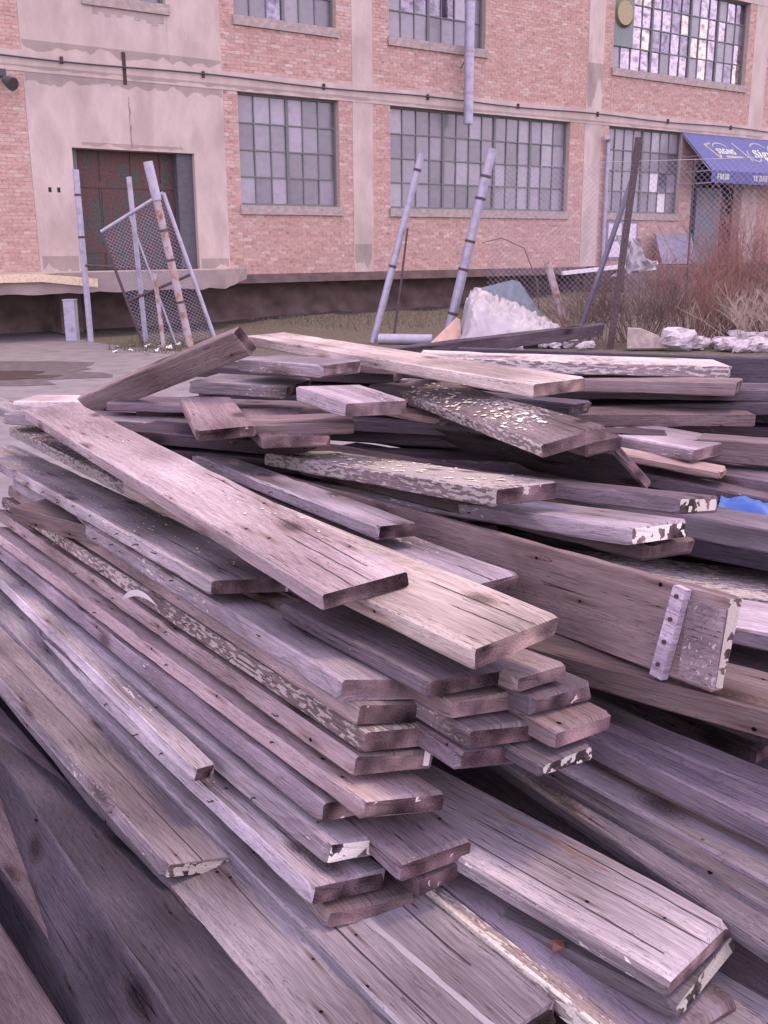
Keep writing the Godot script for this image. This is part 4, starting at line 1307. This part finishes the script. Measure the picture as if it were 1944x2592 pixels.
	plank("long pale plank lying highest across the back of the pile", Vector3(0.493, 1.210, -3.292), -0.5543, -0.0014, 0.0345, 2.299, 0.225, 0.048, "g", Color(1.274, 1.246, 1.179), "n", 0)  # M6: cream tint stands in for sun falling on the top
	plank("short plank with a broken end beneath the highest plank", Vector3(-0.238, 1.210, -3.883), -0.8408, -0.0224, -0.0033, 0.493, 0.232, 0.052, "g", Color(1.083, 1.069, 1.078), "n", 0)  # M7
	plank("short block of plank with a clean end poking out of the dark gap", Vector3(-0.127, 1.158, -3.272), -0.6430, 0.0762, -0.0685, 0.300, 0.267, 0.053, "g", Color(1.181, 1.158, 1.181), "n", 0)  # M9
	plank("short tilted brown plank with a streaked top near the leaning plank", Vector3(-0.638, 1.048, -3.372), -0.2577, -0.0115, 0.0505, 0.893, 0.204, 0.042, "b", Color(0.964, 0.936, 0.95), "k", 0)  # M10
	plank("plank with a pale sliver along its top in the dark gap", Vector3(-0.423, 1.020, -3.415), -0.2823, -0.0119, -0.0352, 0.700, 0.249, 0.047, "d", Color(1.128, 1.086, 1.086), "n", 0)  # M12
	plank("straight plank edge with a pale right third, above the dark gap on the right", Vector3(1.385, 1.128, -3.930), -1.1250, -0.0281, -0.0292, 1.250, 0.186, 0.056, "b", Color(0.971, 0.952, 0.957), "n", 0)  # P2
	plank("wide clean grey plank at the lower right, with one rust brown streak", Vector3(0.495, 0.402, -1.482), -0.7949, 0.0535, 0.0452, 1.200, 0.226, 0.039, "g", Color(1.12, 1.114, 1.126), "n", 0)  # Q7
	plank("plank with chipped white painted end beneath the wide clean grey plank", Vector3(0.507, 0.355, -1.492), -0.7901, -0.0636, 0.0395, 1.200, 0.248, 0.038, "g", Color(0.812, 0.812, 0.826), "w", 0)  # Q8
	plank("plank with a white painted end lying beside the dark timber beam", Vector3(-0.477, 0.362, -1.912), -0.6363, -0.0014, -0.3341, 3.000, 0.201, 0.038, "g", Color(0.988, 0.974, 0.988), "w", 2)  # U5
	plank("dark squared timber beam at the lower left corner", Vector3(-0.235, 0.461, -1.196), -0.5623, -0.1113, -0.4554, 3.200, 0.218, 0.300, "d", Color(0.713, 0.724, 0.763), "k", 0)  # U4
	plank("brown plank propped up at a slant at the left back of the pile", Vector3(-0.585, 1.328, -3.987), -0.8974, -0.3212, 0.5878, 1.146, 0.045, 0.118, "b", Color(0.921, 0.902, 0.907), "k", 0)  # A2
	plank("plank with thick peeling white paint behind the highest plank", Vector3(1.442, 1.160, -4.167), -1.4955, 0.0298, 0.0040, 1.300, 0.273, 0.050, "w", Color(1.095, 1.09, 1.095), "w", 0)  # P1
	plank("dark plank on edge along the far back of the pile", Vector3(1.983, 1.157, -4.406), -1.1889, 0.0003, 0.0003, 1.750, 0.050, 0.143, "d", Color(0.836, 0.836, 0.878), "k", 0)  # P0
	plank("dark plank on edge in front of the white plastic sheeting", Vector3(1.526, 1.127, -6.978), -2.3829, -0.0051, 0.1947, 2.600, 0.045, 0.085, "d", Color(0.864, 0.836, 0.85), "k", 0)  # K1
	plank("dark grey plank with a bright top edge at the far right", Vector3(1.760, 1.090, -3.951), -1.1546, -0.0358, 0.0000, 1.900, 0.220, 0.050, "d", Color(1.024, 1.024, 1.052), "k", 0)  # P3
	plank("dark plank with a thin light edge below the straight plank on the right", Vector3(1.715, 1.050, -3.908), -1.1304, -0.0757, 0.0000, 1.800, 0.240, 0.050, "d", Color(0.8, 0.786, 0.814), "k", 0)  # P3b
	plank("straight brown plank with a light top edge under the dark gap on the right", Vector3(1.476, 1.002, -3.937), -1.5348, -0.0040, -0.0007, 1.250, 0.200, 0.051, "b", Color(0.812, 0.786, 0.792), "n", 0)  # P4
	plank("small dark square plank end under the highest plank", Vector3(0.712, 1.074, -3.754), -0.8902, -0.0061, -0.0480, 1.000, 0.153, 0.049, "d", Color(0.812, 0.812, 0.826), "k", 0)  # P5
	plank("wide pale lilac plank with a drooping back edge on the right", Vector3(1.103, 0.943, -3.516), -0.6426, 0.0010, 0.0372, 1.200, 0.257, 0.050, "g", Color(1.181, 1.158, 1.181), "n", 0)  # P6
	plank("squared brown timber with a round knot at the right edge", Vector3(1.622, 0.955, -3.436), -1.1241, 0.0079, -0.0040, 0.522, 0.120, 0.086, "b", Color(0.816, 0.791, 0.802), "n", 0)  # P7
	plank("thin orange tan plank below the squared timber with the knot", Vector3(1.187, 0.877, -3.443), -1.0333, 0.0869, 0.0046, 1.600, 0.105, 0.030, "b", Color(1.13, 1.074, 1.046), "n", 0)  # P8
	plank("plank with a row of pale spots on its edge above the blue plastic", Vector3(1.462, 0.848, -3.319), -0.8066, 0.0045, 0.0005, 2.000, 0.200, 0.049, "d", Color(1.188, 1.174, 1.188), "k", 0)  # P9
	plank("dark plank just behind the blue plastic", Vector3(1.426, 0.800, -3.223), -0.8371, 0.0480, 0.0000, 2.000, 0.220, 0.050, "d", Color(0.964, 0.936, 0.95), "k", 0)  # P9b
	plank("dark plank with a light top edge below the blue plastic", Vector3(1.322, 0.785, -2.909), -0.8075, -0.0026, 0.0039, 2.200, 0.200, 0.035, "d", Color(1.124, 1.124, 1.152), "k", 0)  # P11
	plank("dark slate grey plank with a thin light line, second below the blue plastic", Vector3(1.240, 0.778, -2.714), -0.8723, 0.0083, -0.0078, 2.200, 0.220, 0.061, "d", Color(0.713, 0.724, 0.763), "k", 0)  # P11b
	plank("lilac grey plank behind the end of the plank with the batten", Vector3(1.142, 0.664, -2.360), -0.9792, 0.0031, 0.0102, 2.400, 0.236, 0.050, "g", Color(1.212, 1.198, 1.24), "n", 0)  # P12
	plank("plank with white paint flakes and a butt joint behind the plank on edge", Vector3(1.248, 0.677, -2.610), -1.0022, -0.0518, 0.0152, 2.400, 0.277, 0.050, "p", Color(1.055, 1.046, 1.069), "k", 0)  # P12b
	plank("plank with a light top behind the short tilted brown plank", Vector3(-0.388, 1.102, -4.060), -1.2360, 0.0127, 0.0270, 0.450, 0.241, 0.051, "g", Color(0.983, 0.969, 0.978), "k", 0)  # M8
	plank("thin dark plank with a light edge low in the dark gap", Vector3(-0.227, 0.985, -4.206), -1.3305, -0.0000, 0.0000, 1.050, 0.220, 0.040, "d", Color(1.164, 1.136, 1.15), "k", 0)  # M11
	plank("plain brown plank edge left of the short tilted plank", Vector3(-0.251, 0.948, -4.402), -1.4910, -0.0032, -0.0001, 0.865, 0.200, 0.050, "b", Color(0.816, 0.791, 0.802), "n", 0)  # M11b
	plank("plank with a pale top just behind the narrow grey plank", Vector3(-0.807, 0.924, -4.183), -1.2005, -0.0007, -0.0018, 1.000, 0.220, 0.051, "g", Color(1.026, 1.006, 1.018), "k", 0)  # M11c
	plank("pinkish plank end in the dark gap above the pale sliver", Vector3(-0.108, 1.053, -3.496), -1.6064, -0.0133, 0.0020, 0.450, 0.200, 0.043, "b", Color(0.862, 0.834, 0.845), "n", 0)  # M12b
	plank("dark board leaning under the flaked plank with a pink cut end", Vector3(0.775, 0.973, -3.302), -0.6760, -0.0372, 0.8764, 1.600, 0.042, 0.248, "d", Color(0.871, 0.843, 0.866), "n", 0)  # M14
	plank("brown plank block just under the square end of the flaked plank", Vector3(0.626, 1.063, -3.033), -0.4606, 0.0015, 0.0912, 1.200, 0.133, 0.049, "b", Color(0.809, 0.781, 0.79), "n", 0)  # M15
	plank("flat dull grey board right of the wide clean grey plank", Vector3(0.758, 0.403, -1.482), -0.5486, -0.0001, 0.0118, 2.000, 0.095, 0.037, "g", Color(0.869, 0.864, 0.897), "k", 0)  # Q6b
	plank("flat grey board with a splintered pale edge at the lower right", Vector3(0.813, 0.424, -1.543), -0.5997, -0.0009, -0.0023, 2.000, 0.069, 0.050, "g", Color(0.814, 0.809, 0.837), "k", 0)  # Q6a
	plank("grey board with arched grain at the lower right", Vector3(0.821, 0.438, -1.634), -0.6313, -0.0008, -0.0033, 2.000, 0.086, 0.050, "g", Color(1.002, 0.991, 1.016), "k", 2)  # Q5
	plank("dark board with a bright nicked edge behind the board with arched grain", Vector3(0.845, 0.514, -1.713), -0.6619, 0.0137, -0.0110, 3.000, 0.180, 0.058, "d", Color(1.162, 1.148, 1.19), "k", 0)  # Q4
	plank("dark board with a few white paint scrapes", Vector3(0.855, 0.517, -1.739), -0.6607, -0.0080, -0.0048, 3.000, 0.091, 0.050, "d", Color(1.212, 1.198, 1.24), "k", 0)  # Q3
	plank("dark dusty board speckled with white below the big brown board", Vector3(0.877, 0.548, -1.794), -0.7020, -0.0132, -0.0041, 3.000, 0.083, 0.050, "d", Color(1.212, 1.198, 1.24), "k", 0)  # Q2
	plank("brown stained board edge under the plank with the batten", Vector3(0.873, 0.718, -1.830), -0.8800, -0.0077, 0.0009, 3.000, 0.200, 0.063, "b", Color(0.762, 0.739, 0.739), "k", 0)  # Q1
	plank("dark plank end sheltered under the plank with the batten", Vector3(0.651, 0.640, -2.206), -0.5755, 0.0078, -0.0008, 2.000, 0.200, 0.044, "d", Color(0.8, 0.786, 0.814), "k", 0)  # Q0
	plank("wide grey board with a white streak along it at the bottom edge", Vector3(0.099, 0.325, -1.375), -0.6219, -0.0022, 0.0002, 3.500, 0.263, 0.050, "g", Color(0.999, 0.999, 1.022), "k", 0)  # U2
	plank("narrow cream painted strip of board at the bottom edge", Vector3(0.444, 0.335, -1.360), -0.6313, 0.0001, -0.0005, 3.000, 0.033, 0.050, "w", Color(1.126, 1.126, 1.098), "w", 0)  # U1
	plank("low dark board with a peeled whitish patch beside the cream strip", Vector3(0.449, 0.300, -1.415), -0.6333, 0.0739, 0.0000, 3.000, 0.250, 0.050, "d", Color(1.224, 1.224, 1.252), "k", 0)  # U1b
	plank("low grey board with a cluster of yellowish paint flakes at lower right", Vector3(0.576, 0.284, -1.424), -0.7573, 0.0273, -0.0269, 2.600, 0.221, 0.050, "g", Color(1.012, 1.012, 1.026), "k", 0)  # U0
	plank("wide grey board running between the timber beam and the streaked board", Vector3(-0.079, 0.306, -1.357), -0.6161, -0.0109, -0.0152, 3.500, 0.170, 0.050, "g", Color(0.967, 0.967, 0.986), "k", 0)  # U3
	plank("pale grey board in the very corner below the timber beam", Vector3(-0.848, 0.200, -1.329), -0.6152, -0.0449, -0.0000, 2.000, 0.300, 0.050, "g", Color(1.274, 1.274, 1.302), "k", 0)  # U6
	plank("grey plank ends at the left frame edge beside the far end of the pinkish plank", Vector3(-1.584, 0.858, -4.674), -0.5844, -0.0492, -0.0045, 1.501, 0.147, 0.050, "g", Color(1.1, 1.1, 1.1), "k", 0)  # X1
	plank("pale cream plank lying across behind the far end of the pinkish plank", Vector3(-1.622, 0.840, -5.450), -1.3526, -0.0211, 0.0048, 0.447, 0.243, 0.050, "g", Color(1.44, 1.426, 1.384), "n", 0)  # X0
	extras()

func battened_plank():
	# the plank on edge carries a nailed batten and a skin of old paint towards its end
	var o := last_plank
	var bb := o.mesh.get_aabb()
	var h := bb.size.y; var L := bb.size.x; var W := bb.size.z
	var bt := MB.new()
	bt.xf = Transform3D(Basis(Vector3.BACK, 0.14), Vector3(-L / 2 + 0.13, h * 0.5, -W / 2 - 0.012))
	bt.box(Vector3(-0.017, -h * 0.53, -0.011), Vector3(0.017, h * 0.47, 0.011))
	var m := wood_mats("g", Color(1.25, 1.22, 1.28), "k")
	part("batten", bt.commit(), m[0], o)
	for k in 4:
		var nb := MB.new()
		nb.xf = Transform3D(Basis(), Vector3(-L / 2 + 0.13 - 0.14 * h * (0.12 + 0.25 * k - 0.5), h * (0.12 + 0.25 * k), -W / 2 - 0.026))
		nb.tube(PackedVector3Array([Vector3(0, 0, 0.004), Vector3(0, 0, -0.002)]), PackedFloat32Array([0.005, 0.005]), 8)
		part("nail_head", nb.commit(), M.rust_dark, o)
	var pl := MB.new()
	pl.box(Vector3(-L / 2 + 0.006, 0.008, -W / 2 - 0.0035), Vector3(-L / 2 + 0.102, h - 0.03, -W / 2 - 0.001))
	part("paint_layer", pl.commit(), wood_mats("p", Color(0.95, 0.93, 0.95), "w")[0], o)

func extras():
	details()
	# planks deeper in the pile that show only through its gaps; tint darkened for gap shade
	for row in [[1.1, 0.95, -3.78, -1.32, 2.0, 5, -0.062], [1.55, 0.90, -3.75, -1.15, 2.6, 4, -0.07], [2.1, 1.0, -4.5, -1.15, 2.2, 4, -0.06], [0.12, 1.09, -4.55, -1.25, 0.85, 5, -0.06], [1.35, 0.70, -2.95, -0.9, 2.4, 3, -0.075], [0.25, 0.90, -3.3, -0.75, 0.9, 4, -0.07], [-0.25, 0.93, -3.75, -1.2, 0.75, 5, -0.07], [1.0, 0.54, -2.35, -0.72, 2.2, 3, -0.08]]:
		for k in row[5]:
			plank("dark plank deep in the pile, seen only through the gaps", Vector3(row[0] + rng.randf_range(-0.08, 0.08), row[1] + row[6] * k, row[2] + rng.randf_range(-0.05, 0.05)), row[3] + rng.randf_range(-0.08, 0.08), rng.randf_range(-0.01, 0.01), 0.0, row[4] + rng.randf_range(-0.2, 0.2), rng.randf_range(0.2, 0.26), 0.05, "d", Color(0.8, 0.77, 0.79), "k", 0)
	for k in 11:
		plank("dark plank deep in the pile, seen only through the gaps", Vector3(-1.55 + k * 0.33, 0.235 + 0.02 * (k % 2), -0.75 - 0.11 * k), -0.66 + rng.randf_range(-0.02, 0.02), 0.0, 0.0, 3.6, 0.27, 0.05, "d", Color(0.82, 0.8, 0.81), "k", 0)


func flat_patch(called: String, pts: Array, up: Vector3, mat: Material, parent: Node):
	# a thin skin lying on a board, given by its outline in the yard's axes
	var inv: Transform3D = (parent as Node3D).transform.affine_inverse()
	var b := MB.new()
	var mid := Vector3.ZERO
	for p in pts: mid += p
	mid /= pts.size()
	for lift in [0.003]:
		for k in pts.size():
			var p: Vector3 = pts[k]; var q: Vector3 = pts[(k + 1) % pts.size()]
			if (q - mid).cross(p - mid).dot(up) > 0.0: b.tri(inv * (mid + up * lift), inv * (p + up * lift), inv * (q + up * lift))
			else: b.tri(inv * (mid + up * lift), inv * (q + up * lift), inv * (p + up * lift))
	part(called, b.commit(), mat, parent)

func by_label(words: String) -> MeshInstance3D:
	for c in get_children():
		if c.has_meta("label") and String(c.get_meta("label")).begins_with(words): return c
	return null

# the top face of a board, along it (0 near end .. 1 far end) and across it (-0.5 left .. 0.5 right)
func on_top(o: MeshInstance3D, a: float, c: float, up := 0.0) -> Vector3:
	var bb := o.mesh.get_aabb()
	return o.transform * Vector3(bb.position.x + bb.size.x * a, bb.end.y - 0.0025 + up, bb.get_center().z + bb.size.z * c)

func streak(called: String, o: MeshInstance3D, a0: float, a1: float, c0: float, c1: float, w: float, mat: Material, sd: int):
	# an irregular strip of stain or paint along a board
	var f := FastNoiseLite.new(); f.seed = sd; f.frequency = 1.0; f.fractal_octaves = 3
	var inv := o.transform.affine_inverse()
	var b := MB.new()
	var n := 36
	var edge := func(k: int, side: float) -> Vector3:
		var t := float(k) / n
		var ww := w * (0.55 + 0.9 * absf(f.get_noise_2d(t * 7.0, side * 3.0))) * minf(1.0, minf(t if a0 > 0.05 else 1.0, 1.0 - t) * 7.0 + 0.05)
		return inv * on_top(o, lerpf(a0, a1, t), lerpf(c0, c1, t) + side * ww + f.get_noise_1d(t * 3.0) * maxf(w, 0.02) * 0.5, 0.003)
	for k in n:
		b.quad(edge.call(k, -1.0), edge.call(k + 1, -1.0), edge.call(k + 1, 1.0), edge.call(k, 1.0))
	part(called, b.commit(), mat, o)

func chips(o: MeshInstance3D, a0: float, a1: float, c0: float, c1: float, count: int, size: float, mat: Material, sd: int):
	# curled flakes of old paint still holding on to a board: real, slightly lifted skins
	var r := RandomNumberGenerator.new(); r.seed = sd
	var inv := o.transform.affine_inverse()
	var b := MB.new()
	for k in count:
		var c := inv * on_top(o, lerpf(a0, a1, r.randf()), lerpf(c0, c1, r.randf()), 0.0035)
		var s := size * r.randf_range(0.35, 1.0) * r.randf_range(0.6, 1.0)
		var n := 7 + r.randi() % 4
		var ring := []
		for q in n:
			var t := TAU * q / n
			var rr := s * r.randf_range(0.55, 1.15)
			ring.append(c + Vector3(cos(t) * rr * 1.7, r.randf_range(0.0, 0.0025), sin(t) * rr * 0.75))
		for q in n: b.tri(c + Vector3(0, 0.001, 0), ring[q], ring[(q + 1) % n])
	var m := part("paint_chips", b.commit(), mat, o)
	m.set_meta("kind", "stuff")

func details():
	var cream := plain(lin(.62, .58, .42), 0.8)
	var chalk := plain(lin(.58, .57, .60), 0.85)
	chalk.transparency = BaseMaterial3D.TRANSPARENCY_ALPHA
	chalk.albedo_color.a = 0.36
	var rust := plain(lin(.20, .115, .075), 0.85)
	rust.transparency = BaseMaterial3D.TRANSPARENCY_ALPHA
	rust.albedo_color.a = 0.6
	chips(by_label("slanting plank scattered"), 0.12, 0.9, -0.42, 0.2, 120, 0.016, cream, 1)
	chips(by_label("long pinkish plank"), 0.1, 0.95, -0.1, 0.5, 26, 0.006, cream, 2)
	chips(by_label("thick plank mid-pile"), 0.05, 0.9, -0.45, 0.45, 60, 0.015, cream, 3)
	chips(by_label("low grey board with a cluster"), 0.30, 0.42, 0.18, 0.34, 14, 0.012, cream, 4)
	chips(by_label("plank with white paint flakes"), 0.15, 0.8, -0.1, 0.4, 60, 0.013, cream, 5)
	chips(by_label("grey plank with scuffed top"), 0.05, 0.95, -0.45, 0.4, 90, 0.006, cream, 6)
	streak("paint_streak", by_label("wide grey board with a white streak"), 0.0, 0.36, -0.02, -0.14, 0.035, chalk, 7)
	streak("rust_streak", by_label("wide clean grey plank"), 0.20, 0.47, 0.30, 0.33, 0.028, rust, 8)
	streak("paint_patch", by_label("low dark board with a peeled"), 0.08, 0.20, 0.05, 0.0, 0.14, chalk, 9)
	streak("paint_patch", by_label("low dark board with a peeled"), 0.24, 0.31, -0.1, -0.1, 0.10, chalk, 10)
	# open drying cracks running in from the ends
	var crack := plain(lin(.022, .017, .017), 1.0)
	var cw := [["long pinkish plank", 0.0, 0.16, 0.05, 0.02], ["long pinkish plank", 0.03, 0.22, 0.22, 0.25], ["long pinkish plank", 0.0, 0.09, -0.16, -0.14], ["wide plank with bright cream", 0.0, 0.12, -0.02, -0.04], ["wide plank with bright cream", 0.0, 0.2, 0.2, 0.18], ["wide clean grey plank", 0.0, 0.5, 0.1, 0.06], ["wide clean grey plank", 0.04, 0.7, -0.24, -0.22], ["wide clean grey plank", 0.0, 0.32, 0.33, 0.36], ["topmost full plank", 0.0, 0.1, 0.15, 0.13], ["plank with a white painted end lying", 0.0, 0.5, -0.05, -0.02], ["wide grey board with a white streak", 0.0, 0.45, -0.3, -0.33], ["wide grey board with a white streak", 0.05, 0.4, 0.25, 0.28], ["wide grey board running", 0.1, 0.6, 0.2, 0.24], ["lilac grey plank with a split corner", 0.0, 0.07, 0.1, 0.14], ["plank with smooth lilac", 0.0, 0.2, -0.1, -0.12], ["grey plank with scuffed", 0.0, 0.18, -0.2, -0.16], ["narrow grey plank", 0.0, 0.14, 0.02, 0.05], ["slanting plank scattered", 0.0, 0.25, 0.2, 0.23], ["long pale plank", 0.0, 0.2, 0.1, 0.12]]
	for k in cw.size():
		var q: Array = cw[k]
		streak("crack", by_label(q[0]), q[1], q[2], q[3], q[4], 0.0075, crack, 300 + k)
	# a dead leaf caught between the lower boards
	var lf := MB.new()
	lf.quad(Vector3(-0.03, 0, 0), Vector3(0, 0.012, -0.022), Vector3(0.032, 0.002, 0), Vector3(0, 0.006, 0.02))
	lf.quad(Vector3(0, 0.004, 0.02), Vector3(0.032, 0.0, 0), Vector3(0, 0.010, -0.022), Vector3(-0.03, -0.002, 0))
	var l := mono("dead_leaf", "rust brown dead leaf beside the cream painted strip", "leaf", lf.commit(), M.leaf)
	l.transform = Transform3D(Basis(Vector3.UP, 0.9).scaled(Vector3.ONE * 0.7), Vector3(0.33, 0.345, -1.655))
	# peeled sliver of paint curling off the front stack
	var cu := MB.new()
	var prev := []
	for k in 13:
		var t := k / 12.0
		var p := Vector3(-0.05 + 0.10 * t, 0.022 * sin(t * 4.2), 0.02 * cos(t * 3.4))
		var w := Vector3(0.0, 0.004 + 0.008 * sin(t * PI), 0.004)
		if k > 0:
			cu.quad(prev[1], p + w, p - w, prev[0])
			cu.quad(prev[0], p - w, p + w, prev[1])
		prev = [p - w, p + w]
	var c := mono("paint_curl", "pale sliver of peeled paint curling off the edge of the front stack", "paint sliver", cu.commit(), M.paper)
	c.transform = Transform3D(Basis(Vector3.UP, -0.5), Vector3(-0.72, 0.645, -2.80))
	# blue plastic at the right edge
	var f := FastNoiseLite.new(); f.seed = 12; f.frequency = 3.0
	var bp := MB.new()
	var P := func(i: int, j: int) -> Vector3:
		var x := i * 0.03; var z := j * 0.03
		return Vector3(x, 0.03 + f.get_noise_2d(x * 2.0, z * 2.0) * 0.035 - 0.02 * maxf(0.0, j - 4), z)
	for i in 11:
		for j in 7:
			bp.quad(P.call(i, j), P.call(i + 1, j), P.call(i + 1, j + 1), P.call(i, j + 1))
	var bo := mono("blue_plastic", "crumpled scrap of bright blue plastic stuffed between planks at right", "plastic scrap", smooth(bp.commit()), M.tarp)
	bo.transform = Transform3D(Basis(Vector3.UP, -0.5).scaled(Vector3(0.5, 0.8, 0.6)), Vector3(1.175, 0.782, -3.39))
	# nail heads and a white tag
	var s5 := by_label("fourth plank of the front stack")
	var bb := s5.mesh.get_aabb()
	var tg := MB.new()
	tg.box(Vector3(bb.position.x - 0.004, bb.size.y * 0.30, bb.size.z * 0.34), Vector3(bb.position.x + 0.001, bb.size.y * 0.98, bb.size.z * 0.40))
	part("white_tag", tg.commit(), M.paper, s5)
	var rr := RandomNumberGenerator.new(); rr.seed = 77
	var hm := MB.new()
	hm.tube(PackedVector3Array([Vector3(0, 0, 0), Vector3(0, 0.0022, 0)]), PackedFloat32Array([0.0042, 0.0036]), 7)
	var head := hm.commit()
	for w in ["wide plank with bright cream", "topmost full plank", "plank with a white painted end lying", "wide clean grey plank", "seventh plank", "grey board with arched", "long pinkish plank", "dark squared timber", "plank with smooth lilac"]:
		var o := by_label(w)
		for k in 5:
			var nn := part("nail_head", head, M.rust_dark, o)
			nn.position = o.transform.affine_inverse() * on_top(o, rr.randf_range(0.03, 0.8), rr.randf_range(-0.38, 0.38), -0.0005)

func wall_stain(q: Array):
	var f := FastNoiseLite.new(); f.seed = q[4]; f.frequency = 1.0; f.fractal_octaves = 4
	var b := MB.new()
	var n := 60
	for k in n:
		var a := lerpf(q[0], q[1], float(k) / n); var c := lerpf(q[0], q[1], float(k + 1) / n)
		var h: float = q[3] - q[2]
		var la: float = q[2] + h * (0.35 + 0.9 * f.get_noise_1d(a * 2.2)); var lc: float = q[2] + h * (0.35 + 0.9 * f.get_noise_1d(c * 2.2))
		b.quad(Vector3(a, q[3], q[5]), Vector3(c, q[3], q[5]), Vector3(c, minf(lc, q[3] - 0.01), q[5]), Vector3(a, minf(la, q[3] - 0.01), q[5]))
	part("water_stain", b.commit(), M.stain, factory)
